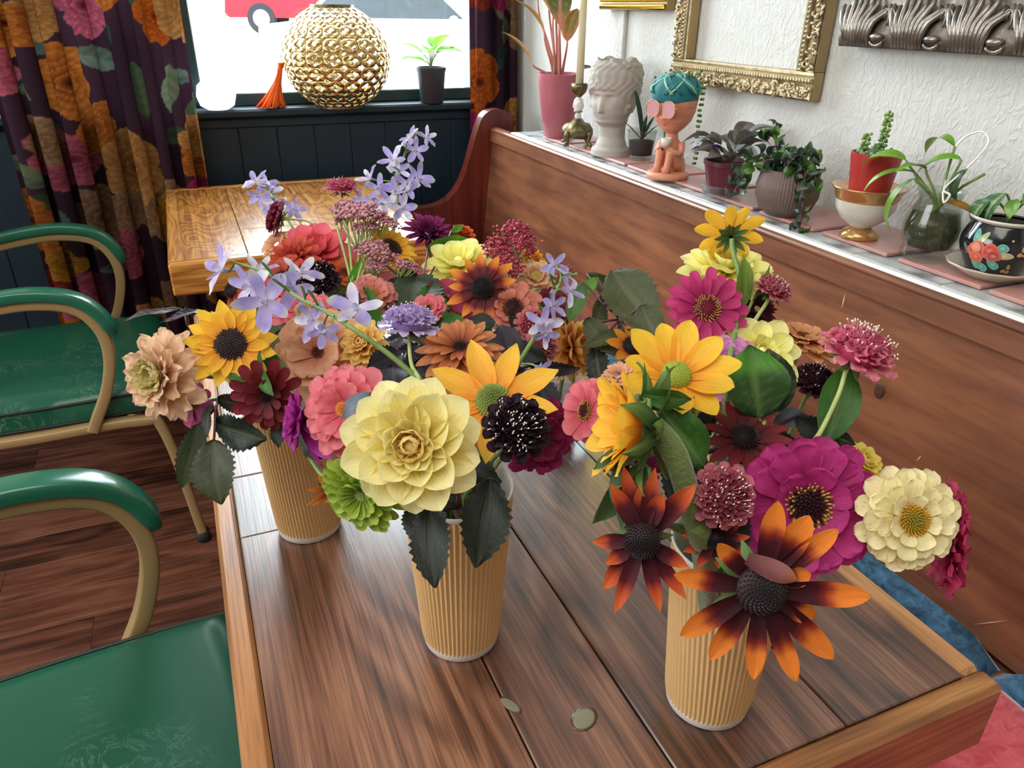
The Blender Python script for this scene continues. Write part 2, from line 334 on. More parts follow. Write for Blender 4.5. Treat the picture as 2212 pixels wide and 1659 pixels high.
# ------------------------------------------------------------------ street beyond the window
street = struct(MB().add([(-40, 2.85, .05), (60, 2.85, .05), (60, 20, .52), (-40, 20, .52), (60, 90, .52), (-40, 90, .52), (-40, 2.85, -.2), (60, 2.85, -.2), (60, 90, -.2), (-40, 90, -.2)], [(0, 1, 2, 3), (3, 2, 4, 5), (6, 7, 1, 0), (7, 8, 4, 2, 1), (9, 6, 0, 3, 5), (8, 9, 5, 4), (9, 8, 7, 6)]).obj('street', simple('sunlit_pavement', (.3, .29, .28), .8, var=.06, vscale=.5), None, False))
def car(name, label, loc, rz, paint, L=5.2, Wd=1.9, truck=True):
    t = empty(name, loc, label, 'car'); t.rotation_euler = (0, 0, rz)
    red = simple(name+'_paint', paint, .6, spec=.15); dk = simple('car_dark', (.012, .013, .016), .7, spec=.1); gl = simple('car_glass', (.01, .016, .02), .5, spec=.15); rim = simple('alloy_rim', (.09, .09, .09), .5, .0)
    h = L/2; m = MB()
    if truck: prof = [(-h, .55), (-h+.05, 1.0), (-h+1.9, 1.03), (-h+1.95, 1.0), (h-1.4, 1.03), (h-.1, .92), (h, .6), (h-.1, .42), (-h+.1, .42)]
    else: prof = [(-h, .5), (-h+.08, .86), (-h+.9, .93), (h-1.3, .93), (h-.2, .74), (h, .5), (h-.1, .3), (-h+.1, .3)]
    n = len(prof); v = []
    for sy, k in ((-1, .94), (-1, 1), (1, 1), (1, .94)):
        for px, pz in prof: v.append((px*(k if abs(k-1) > .01 else 1), sy*Wd/2*(1 if k == 1 else 1), pz) if k == 1 else (px*.985, sy*(Wd/2+.0), pz))
    v = [(px, sy*Wd/2*kk, pz*(.98 if kk < 1 else 1)) for sy, kk in ((-1, 1), (1, 1)) for px, pz in prof]
    f = [tuple(range(n)), tuple(range(2*n-1, n-1, -1))]+[(i, i+n, (i+1) % n+n, (i+1) % n) for i in range(n)]
    m.add(v, f); b = m.obj('body', red, t, False)
    if truck: cp = [(-h+1.9, 1.0), (-h+2.0, 1.68), (-h+3.0, 1.72), (-h+3.6, 1.0)]
    else: cp = [(-h+.75, .9), (-h+1.35, 1.38), (-h+2.5, 1.42), (-h+3.3, .92)]
    k = len(cp); v = [(px, sy*(Wd/2-.06-(.12 if pz > 1.1 else 0)), pz) for sy in (-1, 1) for px, pz in cp]
    MB().add(v, [tuple(range(k)), tuple(range(2*k-1, k-1, -1))]+[(i, i+k, (i+1) % k+k, (i+1) % k) for i in range(k)]).obj('cabin', red, t, False)
    for sy in (-1, 1):
        c = [((sum(p[0] for p in cp)/k)+(px-sum(p[0] for p in cp)/k)*.86, sy*(Wd/2-.045-(.115 if pz > 1.1 else 0)), (sum(p[1] for p in cp)/k)+(pz-sum(p[1] for p in cp)/k)*.8) for px, pz in cp]
        MB().add(c, [(0, 1, 2, 3) if sy < 0 else (3, 2, 1, 0)]).obj('side_window', gl, t, False)
        MB().ball((cp[3][0]-.2, sy*(Wd/2+.08), cp[0][1]+.02), .1, 10, 6, None, (.5, .8, .8)).obj('mirror', red, t)
    R = .4 if truck else .32
    for px in (-h+1.0, h-.95):
        for sy in (-1, 1):
            prf = [(.0, -.1), (R*.62, -.1), (R*.94, -.11), (R, -.07), (R, .07), (R*.94, .11), (R*.62, .1), (0, .1)]
            w_ = MB().lathe(prf, 28).obj('wheel', dk, t, sharp=40); w_.rotation_euler = (PI/2, 0, 0); w_.location = (px, sy*(Wd/2-.08), R)
            h_ = MB().lathe([(0, .115*-sy), (R*.2, .12*-sy), (R*.55, .105*-sy), (R*.6, .1*-sy)], 20).obj('hubcap', rim, w_)
    slab('bumper', (-h-.08, -Wd/2+.05, .45), (-h+.1, Wd/2-.05, .62), rim if truck else red, t, .02)
    return t
p = atZ(548, 70, .52); rr = math.atan2(-.35, 1)
car('pickup_truck', 'red pickup truck parked across the street beyond the window', (p.x+1.95, p.y-1.1, .52), -.34, (.11, .004, .010))
car('sedan', 'white sedan behind the golden globe beyond the window', (2.95, 8.6, .19), -1.02, (.5, .5, .5), 4.6, 1.8, False)
# ------------------------------------------------------------------ pew along the right wall
PEW = wood('pew_wood', [rgb('#633c2c'), rgb('#84553c'), rgb('#9c6846')], 'y', .34, .25, .25, .12, .25, .3, .4, .02)
PEWD = wood('pew_end_wood', [rgb('#3c120c'), rgb('#571d12'), rgb('#6e2a1a')], 'z', .35, .3, .3, .1, .3, .5)
pew = wempty('church_pew', (.95, .7, 0), 'long antique reddish brown wooden pew along the plaster wall', 'bench')
PY0, PY1 = -.9, 2.34
def prism(name, prof, y0, y1, mat, parent, smooth=False, sharp=None):
    n = len(prof); v = [(x, y0, z) for x, z in prof]+[(x, y1, z) for x, z in prof]
    return MB().add(v, [tuple(range(n)), tuple(range(2*n-1, n-1, -1))]+[(i, i+n, (i+1) % n+n, (i+1) % n) for i in range(n)]).obj(name, mat, parent, smooth, sharp=sharp)
prism('backrest', [(.925, .8655), (.884, .485), (.902, .483), (.945, .8655)], PY0, PY1, PEW, pew)
prism('top_rail', [(.921, .9), (.917, .866), (.948, .866), (.95, .9)], PY0, PY1, PEW, pew)
a = [(.935+.016*math.cos(t), .9+.0085*math.sin(t)) for t in [PI*2*i/20 for i in range(20)]]
prism('cap_moulding', a[::-1], PY0, PY1+.005, PEW, pew, True, 50)
prism('seat_board', [(.42, .445), (.42, .47), (.91, .47), (.91, .445)], PY0, PY1, PEW, pew)
prism('seat_apron', [(.44, .0), (.44, .445), (.465, .445), (.465, .0)], PY0, PY1, PEW, pew)
ep = spline([(1.0, .0), (1.0, .5), (1.0, .9), (.975, .952), (.938, .962), (.895, .945), (.868, .885), (.83, .77), (.79, .705), (.735, .672), (.66, .665), (.56, .665), (.475, .65), (.44, .6), (.455, .5), (.47, .3), (.45, .0)], 5)
prism('end_panel', [(q[0], q[1]) for q in [(v.x, v.y) for v in [Vector((a, b, 0)) for a, b in [(u[0], u[1]) for u in ep]]]] if False else [(u.x, u.y) for u in spline([(a, b, 0) for a, b in [(1.0, .0), (1.0, .5), (1.0, .9), (.975, .952), (.938, .962), (.895, .945), (.868, .885), (.83, .77), (.79, .705), (.735, .672), (.66, .665), (.56, .665), (.475, .65), (.44, .6), (.455, .5), (.47, .3), (.45, .0)]], 5)], PY1, PY1+.045, PEWD, pew, True, 60)
# scratches and chips on the backrest
chip = simple('bare_wood_scratch', (.62, .5, .38), .7)
for px, py, ln, wd, ang in ((1828, 608, .007, .0009, -.12), (1822, 650, .0125, .0012, -.08), (2140, 1345, .026, .0007, .75), (1985, 990, .006, .001, .3), (2075, 1075, .004, .001, 1)):
    r = ray(px, py); X = .905
    for _ in range(4): q = CAMP+r*(X/r.x); X = .884+(q.z-.485)*.1077-.0006
    d = Vector((.1077*math.cos(ang), -math.sin(ang), math.cos(ang))).normalized()
    v = [q-d*ln, q+Vector((0, wd, 0)), q+d*ln, q-Vector((0, wd, 0))]
    v2 = [a+Vector((.0012, 0, 0)) for a in v]
    MB().add(v+v2, [(0, 3, 2, 1), (4, 5, 6, 7), (0, 1, 5, 4), (1, 2, 6, 5), (2, 3, 7, 6), (3, 0, 4, 7)]).obj('scratch', chip, pew, False)
knotm = simple('knot_wood', (.075, .035, .022), .5, var=.4, vscale=60)
r = ray(1895, 845); q = CAMP+r*(.905/r.x)
kb = MB().ball((0, 0, 0), 1, 14, 6).obj('wood_knot', knotm, pew, loc=q+Vector((.003, 0, 0))); kb.scale = (.0012, .009, .012)
# cushions: velvet, red field with a blue strip along the back
def velvet(name, c1, c2):
    m, N, L, P = new_mat(name); tc = N.new('ShaderNodeTexCoord'); n = N.new('ShaderNodeTexNoise'); n.inputs['Scale'].default_value = 55; n.inputs['Detail'].default_value = 6; n.inputs['Distortion'].default_value = 1
    L.new(tc.outputs['Object'], n.inputs[0]); r = N.new('ShaderNodeValToRGB'); r.color_ramp.elements[0].position = .35; r.color_ramp.elements[1].position = .7
    r.color_ramp.elements[0].color = (*c1, 1); r.color_ramp.elements[1].color = (*c2, 1); L.new(n.outputs[0], r.inputs[0]); L.new(r.outputs[0], P.inputs['Base Color'])
    P.inputs['Roughness'].default_value = .8; P.inputs['Sheen Weight'].default_value = .35; P.inputs['Sheen Roughness'].default_value = .35
    b = N.new('ShaderNodeBump'); b.inputs['Strength'].default_value = .6; b.inputs['Distance'].default_value = .004; L.new(n.outputs[0], b.inputs['Height']); L.new(b.outputs[0], P.inputs['Normal']); return m
VR = velvet('coral_velvet', rgb('#b8404c'), rgb('#d4636a')); VB = velvet('blue_velvet', rgb('#153a52'), rgb('#3f7292'))
def cushion(y0, y1, label, h=0):
    t = wempty('bench_cushion', (.66, (y0+y1)/2, .47), label, 'cushion', 'velvet cushions on the pew seat')
    def pad(name, x0, x1, mat, seed, dz):
        nx, ny = 14, 46; v = []; f = []; 
        for j in range(ny+1):
            for i in range(nx+1):
                u, q = i/nx, j/ny; e = min(u, 1-u)*(x1-x0); g = min(q, 1-q)*(y1-y0); rnd = min(1, (e/.012))**.5*.7+.3; rnd2 = min(1, (g/.012))**.5
                x = x0+(x1-x0)*u; yy = y0+(y1-y0)*q
                z = .472+(.03+dz)*rnd*rnd2+mnoise.noise(Vector((x*9, yy*7, seed)))*.003
                v.append((x, yy, z))
        n0 = len(v); v += [(p[0], p[1], .4705) for p in v[:]]
        W_ = nx+1
        for j in range(ny):
            for i in range(nx): a = j*W_+i; f += [(a, a+1, a+W_+1, a+W_), (n0+a, n0+a+W_, n0+a+W_+1, n0+a+1)]
        for i in range(nx): f += [(i, i+n0, i+1+n0, i+1), (ny*W_+i, ny*W_+i+1, ny*W_+i+1+n0, ny*W_+i+n0)]
        for j in range(ny): f += [(j*W_, (j+1)*W_, (j+1)*W_+n0, j*W_+n0), (j*W_+nx, j*W_+nx+n0, (j+1)*W_+nx+n0, (j+1)*W_+nx)]
        MB().add(v, f).obj(name, mat, t, True, sharp=60)
    pad('red_panel', .44, .8455, VR, 3, 0); pad('blue_panel', .8445, .888, VB, 9, -.001)
cushion(-.8, .392, 'nearest coral velvet pew cushion with blue back strip, beside table corner')
cushion(.396, 2.3, 'long coral velvet pew cushion with blue back strip, beyond the seam')
# ------------------------------------------------------------------ ledge, tiles
LZ = .912
def marble(name, c1, c2, c3):
    m, N, L, P = new_mat(name); tc = N.new('ShaderNodeTexCoord'); n = N.new('ShaderNodeTexNoise'); n.inputs['Scale'].default_value = 14; n.inputs['Detail'].default_value = 8; n.inputs['Distortion'].default_value = 1.2
    L.new(tc.outputs['Object'], n.inputs[0]); r = N.new('ShaderNodeValToRGB'); L.new(n.outputs[0], r.inputs[0]); e = r.color_ramp.elements
    e[0].position = .3; e[0].color = (*c1, 1); e[1].position = .7; e[1].color = (*c3, 1); k = e.new(.5); k.color = (*c2, 1)
    L.new(r.outputs[0], P.inputs['Base Color']); P.inputs['Roughness'].default_value = .18; return m
MAR = marble('grey_marble', rgb('#4d5557'), rgb('#a9b2b2'), rgb('#c9cfce')); MARW = simple('white_trim_paint', (.74, .76, .76), .35)
PINK = simple('pink_tile_glaze', rgb('#c08d86'), .3, var=.08, vscale=6, coat=.2)
led = wempty('marble_ledge', (1.02, .7, LZ), 'pale marble ledge with pink tiles on top of the pew back', 'shelf')
MB().box((.928, -.9, LZ-.0105), (.9455, 2.2, LZ), None, .004).obj('edge_trim', MARW, led, False)
y = -.9; i = 0
while y < 2.2:
    y1 = min(2.2, y+.158); slab('marble_tile', (.946, y+.001, LZ-.01), (XW-.001, y1-.001, LZ-.0008), MAR, led, .001); y = y1; i += 1
tm = MB().box((-.069, -.0695, -.003), (.069, .0695, .003), None, .0012).mesh('pink_tile', False); tm.materials.append(PINK)
for k, yc in enumerate([.08, .24, .40, .5785-.02, .70+.012, .872, 1.03, 1.19, 1.35, 1.51, 1.67, 1.83, 1.99]):
    o = place('pink_tile', tm, led, loc=(1.043+(k % 3)*.002, yc, LZ+.003)); o.rotation_euler = (0, 0, [.01, -.015, .02, 0][k % 4])
LT = LZ+.0062
# ------------------------------------------------------------------ picture frames
gold = simple('antique_gold', rgb('#c4b591'), .4, .5, .25, 160, var=.35, vscale=60)
golds = simple('smooth_gold', rgb('#a58c60'), .4, .4, var=.2)
silv = simple('antique_silver', rgb('#8c867e'), .34, .75, .2, 120, var=.4, vscale=40)
silvd = simple('dark_silver', rgb('#6b6560'), .4, .7, var=.2, vscale=20)
def frame(name, label, y0, y1, z0, z1, bw, th, mside, mfront, carve, gap=.004):
    """y0 is the end nearer the camera; front faces -X"""
    t = wempty(name, (XW-gap, (y0+y1)/2, z0), label, 'picture frame')
    X1 = XW-gap; X0 = X1-th
    for nm, a, b in (('bottom_rail', (y0, z0), (y1, z0+bw)), ('top_rail', (y0, z1-bw), (y1, z1)), ('side_rail', (y0, z0+bw), (y0+bw, z1-bw)), ('side_rail', (y1-bw, z0+bw), (y1, z1-bw))):
        vert = nm == 'side_rail'; m = MB(); ln = (b[1]-a[1]) if vert else (b[0]-a[0])
        slab(nm, (X0+th*.25, a[0], a[1]), (X1, b[0], b[1]), mside, t, .0015)
        c = MB(); carve(c, ln, bw)                     # local: u along, v across (0 outer .. bw inner), w outwards
        P = []
        for (u, v, w_) in c.v:
            if nm == 'bottom_rail': P.append((X0+th*.25-w_, a[0]+u, z0+v))
            elif nm == 'top_rail': P.append((X0+th*.25-w_, a[0]+u, z1-v))
            elif a[0] == y0: P.append((X0+th*.25-w_, y0+v, a[1]+u))
            else: P.append((X0+th*.25-w_, y1-v, a[1]+u))
        c.v = P; c.c = [(1, 1, 1)]*len(P); c.obj('carving', mfront, t); 
    return t
def carve_gold(c, ln, bw):
    rr = random.Random(int(ln*1000))
    c.box((0, bw*.62, 0), (ln, bw*.78, .006), None, .002); c.box((0, bw*.86, 0), (ln, bw, .003), None, .001); c.box((0, 0, 0), (ln, bw*.5, .004), None, .003)
    n = int(ln/.008)
    for i in range(n):                                  # inner bead row
        c.ball(((i+.5)*ln/n, bw*.7, .007), .0032, 6, 4, None, (1, 1.3, .9))
    n = int(ln/.026)
    for i in range(n):                                  # scrolls and blossoms
        u = (i+.5)*ln/n
        for k in range(7):
            a0 = rr.random()*6; R = rr.uniform(.003, .0085); cx = u+rr.uniform(-.01, .01); cy = bw*rr.uniform(.1, .48)
            pts = [(cx+R*(1-.1*j)*math.cos(a0+j*.75), cy+R*(1-.1*j)*math.sin(a0+j*.75), .006+.002*math.sin(j)) for j in range(6)]
            c.tube(pts, [.0012, .0022, .0026, .0024, .0017, .0009], 5)
        c.ball((u, bw*.27, .008), .0045, 7, 5); 
def carve_small(c, ln, bw):
    c.box((0, 0, 0), (ln, bw*.45, .008), None, .003); n = int(ln/.009)
    for i in range(n): c.ball(((i+.5)*ln/n, bw*.7, .004), .0034, 6, 4)
def carve_silver(c, ln, bw):
    P = .1; n = max(1, round(ln/P)); P = ln/n; q = bw*.62
    for v0, v1, h in ((.68, .78, .006), (.78, .94, .016), (.95, 1., .008)):      # plain inner mouldings
        k = 6; pts = [(bw*(v0+(v1-v0)*i/k), h*math.sin(PI*i/k)**.6 if 0 < i < k else 0) for i in range(k+1)]
        c.add([(u_, a, b) for u_ in (0, ln) for a, b in pts], [(i, i+1, k+2+i, k+1+i) for i in range(k)])
    c.add([(0, 0, 0), (ln, 0, 0), (ln, 0, .012), (0, 0, .012), (0, bw*.68, .0), (ln, bw*.68, .0), (ln, q*.25, .016), (0, q*.25, .016)], [(0, 1, 2, 3), (3, 2, 6, 7), (7, 6, 5, 4)])
    for i in range(n):
        u = i*P
        for k in range(9):                              # a fan of curling acanthus ridges
            f = k/8; ub = u+P*(.38+.5*f); ut = u+P*(.12+.92*f); h = q*(.8+.2*math.sin(f*PI)+.1*((k+1) % 2))
            pts = [(ub+P*.03, q*.05, .013), (ub-P*.03, q*.28, .022), (ub+(ut-ub)*.35, q*.55, .021), (ut, h*.86, .013), (ut+P*.03, h, .006)]
            c.tube(spline(pts, 3), [.0024+.0026*math.sin((j+1)/13*PI) for j in range(13)], 5)
        c.ball((u+P*.18, q*.24, .021), .0105, 10, 6, None, (1.25, .55, .6))
        for s_ in (-1, 1): c.tube([(u+P*.18+s_*(.012*math.cos(j*.6)), q*.15-.007*math.sin(j*.6), .019) for j in range(6)], .0026, 5)
        for g in range(3): c.tube([(u+P*(.02+.05*g)+.007*math.cos(j*.5), q*.62+.014*math.sin(j*.5), .016) for j in range(9)], .0019, 5)
frame('picture_frame', 'ornate gold empty picture frame, largest gold one on wall', 1.145, 1.605, 1.25-.148, 1.78, .05, .03, golds, gold, carve_gold)
frame('picture_frame', 'ornate dark silver picture frame with carved acanthus leaves, at right', .35, 1.082, 1.25-.05, 1.95, .115, .04, silvd, silv, carve_silver)
fr = frame('picture_frame', 'small gold picture frame near the window corner, top of photo', 1.655, 1.97, 1.25+.002, 1.75, .03, .03, golds, simple('bright_gold', rgb('#c09a3c'), .25, .9), carve_small)
slab('gilt_panel', (XW-.016, 1.68, 1.282), (XW-.012, 1.945, 1.72), simple('gilt_print', rgb('#d8bf3a'), .25, .5, var=.3, vscale=12), fr, 0)
# ------------------------------------------------------------------ potted things
soil = simple('dark_soil', (.02, .013, .01), .9, bump=.6, bscale=300)
def pot(t, prof, mat, n=40, name='pot', soilz=None, soilr=None, mod=None, sharp=45):
    o = MB().lathe(prof, n, mod=mod).obj(name, mat, t, sharp=sharp)
    if soilz is not None: MB().lathe([(0, soilz+.002), (soilr*.6, soilz+.003), (soilr, soilz)], 24).obj('soil', soil, t)
    return o
def leaf_mb(L, W, cols, fold=.25, curl=.5, serr=0., nv=7, nx=8, ny=16, tip=2., base=.55, vein=None, margin=None, wav=0., seed=0, twist=0.):
    m = MB(); v = []; c = []; uv = []; y = z = 0; ang = -curl*.3
    wn = max(((t)**base*(1-t**tip)) for t in [i/40 for i in range(41)])
    rr = random.Random(seed)
    for j in range(ny+1):
        t = j/ny; wd = W/2*(t**base)*(1-t**tip)/wn if 0 < t < 1 else .0006
        if serr and 0 < t < 1: wd *= 1+serr*((t*ny*.5) % 1-.5)
        for i in range(nx+1):
            s = i/nx*2-1; x = s*wd; zz = z-fold*abs(s)*wd*-1+wav*math.sin(t*9+s*3+seed)*abs(s)*W
            ca, sa = math.cos(twist*t), math.sin(twist*t)
            v.append((x*ca-(zz-z)*sa, y, z+x*sa+(zz-z)*ca)); uv.append((s*.5+.5, t))
            k = grad(cols, t) if isinstance(cols, list) else cols
            if vein is not None:
                d = ((t-abs(s)*.16)*nv) % 1
                if abs(s) < .1 : k = lerp(k, vein, .8)
                elif d < .16: k = lerp(k, vein, .35)
            if margin is not None and abs(s) > .72: k = lerp(k, margin, .8)
            c.append(k)
        ang += curl/ny; y += math.cos(ang)*L/ny; z -= math.sin(ang)*L/ny
    W_ = nx+1; f = [(j*W_+i, j*W_+i+1, (j+1)*W_+i+1, (j+1)*W_+i) for j in range(ny) for i in range(nx)]
    return m.add(v, f, c, uv)
def orient(loc, d, upv=(0, 0, 1), s=1., roll=0.):
    """matrix taking local +Y to d, local +Z towards upv"""
    y = Vector(d).normalized(); z = Vector(upv); z = z-y*z.dot(y); z = z.normalized() if z.length > 1e-4 else y.orthogonal().normalized(); x = y.cross(z)
    R = Matrix((x, y, z)).transposed().to_4x4()
    return Matrix.Translation(Vector(loc)) @ R @ Matrix.Rotation(roll, 4, 'Y') @ Matrix.Scale(s, 4)
def put_leaf(t, me, loc, d, upv=(0, 0, 1), s=1., roll=0., name='leaf'): return place(name, me, t, mat4=orient(loc, d, upv, s, roll))
def meshmat(m, name, mat): me = m.mesh(name); me.materials.append(mat); return me
def base_at(px, py, r=.03):
    """centre of a round base whose nearest point on the ledge shows at the pixel"""
    q = atZ(px, py, LT); h = Vector((q.x, q.y, 0)).normalized(); return Vector((q.x+h.x*r*.8, q.y+h.y*r*.8, LT))
# pink planter with pink-stemmed aglaonema
b = base_at(1205, 299, .038); t = empty('potted_plant', b, 'tall dusty pink planter with pink-stemmed green leaves, nearest the window', 'potted plant')
pot(t, [(0, 0), (.038, 0), (.042, .004), (.063, .155), (.064, .172), (.059, .172), (.057, .16), (0, .158)], simple('dusty_pink_ceramic', rgb('#a9606a'), .35, var=.06), 44, soilz=.158, soilr=.057)
slab('drain_slot', (-.0375, -.013, .012), (-.034, -.004, .04), simple('slot_dark', (.12, .09, .1), .6), t, .001)
la = meshmat(leaf_mb(.12, .05, [(0, rgb('#c87a62')), (.3, rgb('#7d8434')), (1, rgb('#5d7a2c'))], .3, .7, vein=rgb('#c9826a'), margin=rgb('#d08a6a')), 'leaf', LEAF)
lb = meshmat(leaf_mb(.15, .06, [(0, rgb('#c87a62')), (.3, rgb('#5a7040')), (1, rgb('#3d5a2c'))], .3, .9, vein=rgb('#d0927a')), 'leaf', LEAF)
stp = simple('pink_stem', rgb('#b9766a'), .5, var=.15)
for k, (a, le, hh, me) in enumerate([(2.7, .5, .04, la), (2.9, .25, .12, la), (1.9, .3, .2, lb), (1.6, .2, .22, lb), (4.5, .35, .1, la), (4.9, .6, .03, lb), (2.2, .5, .2, la), (4.2, .8, .14, lb), (4.0, .15, .22, lb), (3.3, .1, .16, la)]):
    d = Vector((math.cos(a), math.sin(a), 0)); p0 = d*.02+Vector((0, 0, .155)); p1 = p0+Vector((0, 0, hh))+d*le*.12
    MB().tube(bez(p0, p0+Vector((0, 0, hh*.4)), p1-Vector((0, 0, hh*.3)), p1, 8), [.0045-.0003*i for i in range(8)], 7).obj('stem', stp, t)
    put_leaf(t, me, p1, d+Vector((0, 0, 1.3 if k != 5 else .1)), Vector((0, 0, 1))-d, 1)
# brass candle lamp with tall candle
b = base_at(1245, 318, .045); t = empty('candlestick', b, 'ornate footed brass candlestick with crystal stem beside the pink planter', 'candlestick')
brass = simple('aged_brass', rgb('#6f6547'), .35, .8, .3, 150, var=.35, vscale=50)
for k in range(4):
    a = k*PI/2+.4; c, s_ = math.cos(a), math.sin(a); m = MB()
    m.tube(spline([(c*.03, s_*.03, .038), (c*.044, s_*.044, .03), (c*.04, s_*.04, .012), (c*.052, s_*.052, .004)], 4), [.008]*5+[.006]*4+[.005]*4, 7).obj('foot', brass, t)
MB().lathe([(0, .018), (.034, .02), (.043, .03), (.042, .044), (.034, .056), (.02, .06), (.012, .07), (0, .07)], 30, mod=lambda r, z, a: r*(1+.06*math.cos(8*a)*(z < .058))).obj('base', brass, t)
MB().lathe([(.006, .068), (.01, .075), (.006, .085), (.016, .1), (.012, .118), (.006, .124)], 20).obj('crystal_stem', simple('crystal', (.75, .76, .76), .08, .2, coat=.5), t)
MB().lathe([(.0, .084), (.0125, .086), (.0125, .09), (.0, .092)], 18).obj('collar', simple('polished_brass', rgb('#b08a4a'), .2, .9), t)
MB().lathe([(.006, .124), (.017, .136), (.022, .15), (.02, .158), (.0, .158)], 20, mod=lambda r, z, a: r*(1+.07*math.cos(10*a))).obj('cup', brass, t)
t2 = empty('candle', b+Vector((0, 0, .158)), 'tall cream taper candle standing in the brass candlestick', 'candle')
MB().lathe([(0, 0), (.0105, 0), (.009, .3), (.006, .306), (0, .307)], 20).obj('wax_body', simple('cream_wax', rgb('#ddd8b4'), .4, var=.03), t2)
MB().tube([(0, 0, .305), (.001, 0, .318)], .0008, 5).obj('wick', simple('wick', (.05, .04, .03), .8), t2)
# head planter
def head_planter():
    b = base_at(1318, 338, .045); t = empty('head_planter', b, 'white plaster classical head planter with wavy hair, beside the candlestick', 'planter')
    t.rotation_euler = (0, 0, math.radians(212))         # face looks along local +X
    ston = simple('white_plaster', rgb('#a9a39a'), .75, var=.06, bump=.2, bscale=150)
    n, mz = 72, 84; v = []; f = []
    H = .225
    for j in range(mz+1):
        z = H*j/mz; q = z/H
        # neck, jaw, skull radii (front-back rx, side ry) and centre shift
        pr = [(0, .05, .052, 0), (.06, .05, .05, 0), (.1, .038, .04, 0), (.2, .031, .033, -.002), (.3, .032, .034, 0), (.38, .047, .04, .008), (.48, .055, .047, .008), (.6, .06, .053, .004), (.72, .062, .057, 0), (.85, .062, .058, -.002), (.94, .056, .052, -.002), (1, .043, .04, -.002)]
        for a_, b_ in zip(pr, pr[1:]):
            if q <= b_[0]+1e-9: u = (q-a_[0])/(b_[0]-a_[0]); u = u*u*(3-2*u); rx, ry, cx = [a_[i]+(b_[i]-a_[i])*u for i in (1, 2, 3)]; break
        for k in range(n):
            a = 2*PI*k/n; x = cx+rx*math.cos(a); y = ry*math.sin(a); nx, ny = math.cos(a), math.sin(a); g = lambda x0, s_: math.exp(-((x0)/s_)**2)
            aa = (a+PI) % (2*PI)-PI; d = 0
            d += .017*g(aa, .12)*max(0, min(1, (.64-q)/.17))*(q > .47)*max(0, min(1, (q-.465)/.02))      # nose
            for s_ in (-1, 1): d += -.0105*g(aa-s_*.36, .19)*g(q-.625, .03)+.004*g(aa-s_*.36, .13)*g(q-.618, .014)+.003*g(aa-s_*.5, .3)*g(q-.53, .05)+.003*g(aa-s_*.33, .25)*g(q-.665, .012)
            d += .0055*g(aa, .2)*(g(q-.435, .009)+g(q-.413, .009))-.002*g(aa, .22)*g(q-.424, .005)+.004*g(aa, .25)*g(q-.375, .02)
            hair = max(0, min(1, (q-(.69-.12*min(1, max(0, (abs(aa)-.5)/.7))-.12*(abs(aa) > 1.3)))/.03)) if q > .45 else 0
            if hair: d += hair*(.0065+.0028*math.sin(aa*8+q*38+2.2*math.sin(q*17+aa*3))+.0016*math.sin(aa*19-q*46+math.sin(q*30)*2))
            v.append((x+nx*d, y+ny*d, z+(.006*math.sin(aa*5) if j == mz else 0)))
    f = [(j*n+k, j*n+(k+1) % n, (j+1)*n+(k+1) % n, (j+1)*n+k) for j in range(mz) for k in range(n)]
    m = MB().add(v, f); 
    top = [(vv[0]*.86, vv[1]*.86, H) for vv in v[-n:]]; bot = [(vv[0]*.8, vv[1]*.8, H-.05) for vv in v[-n:]]
    m.add(v[-n:]+top+bot, [(k, (k+1) % n, n+(k+1) % n, n+k) for k in range(n)]+[(n+k, n+(k+1) % n, 2*n+(k+1) % n, 2*n+k) for k in range(n)]+[tuple(range(2*n, 3*n))])
    m.obj('head', ston, t)
head_planter()
# clear glass with dark succulent
b = base_at(1382, 348, .03); t = empty('potted_plant', b, 'small clear glass jar with dark upright succulent behind the head planter', 'potted plant')
MB().lathe([(0, .002), (.028, 0), (.031, .01), (.036, .068), (.038, .07), (.036, .072), (.033, .06), (.028, .012), (0, .01)], 32).obj('glass_jar', CLEAR, t)
MB().lathe([(0, .012), (.027, .012), (.031, .045), (0, .047)], 24).obj('soil', soil, t)
sl = meshmat(leaf_mb(.13, .018, [(0, rgb('#16301c')), (1, rgb('#274a30'))], .6, .15, tip=5, base=.2), 'leaf', LEAFG)
for a, e, s_ in ((1.9, 3.5, 1.), (4.4, 2.2, .55), (2.8, 1.0, .5), (0.4, 1.2, .55), (5.4, 1.1, .45)): put_leaf(t, sl, (0, 0, .045), (math.cos(a), math.sin(a), e), (-math.cos(a), -math.sin(a), 0), s_)
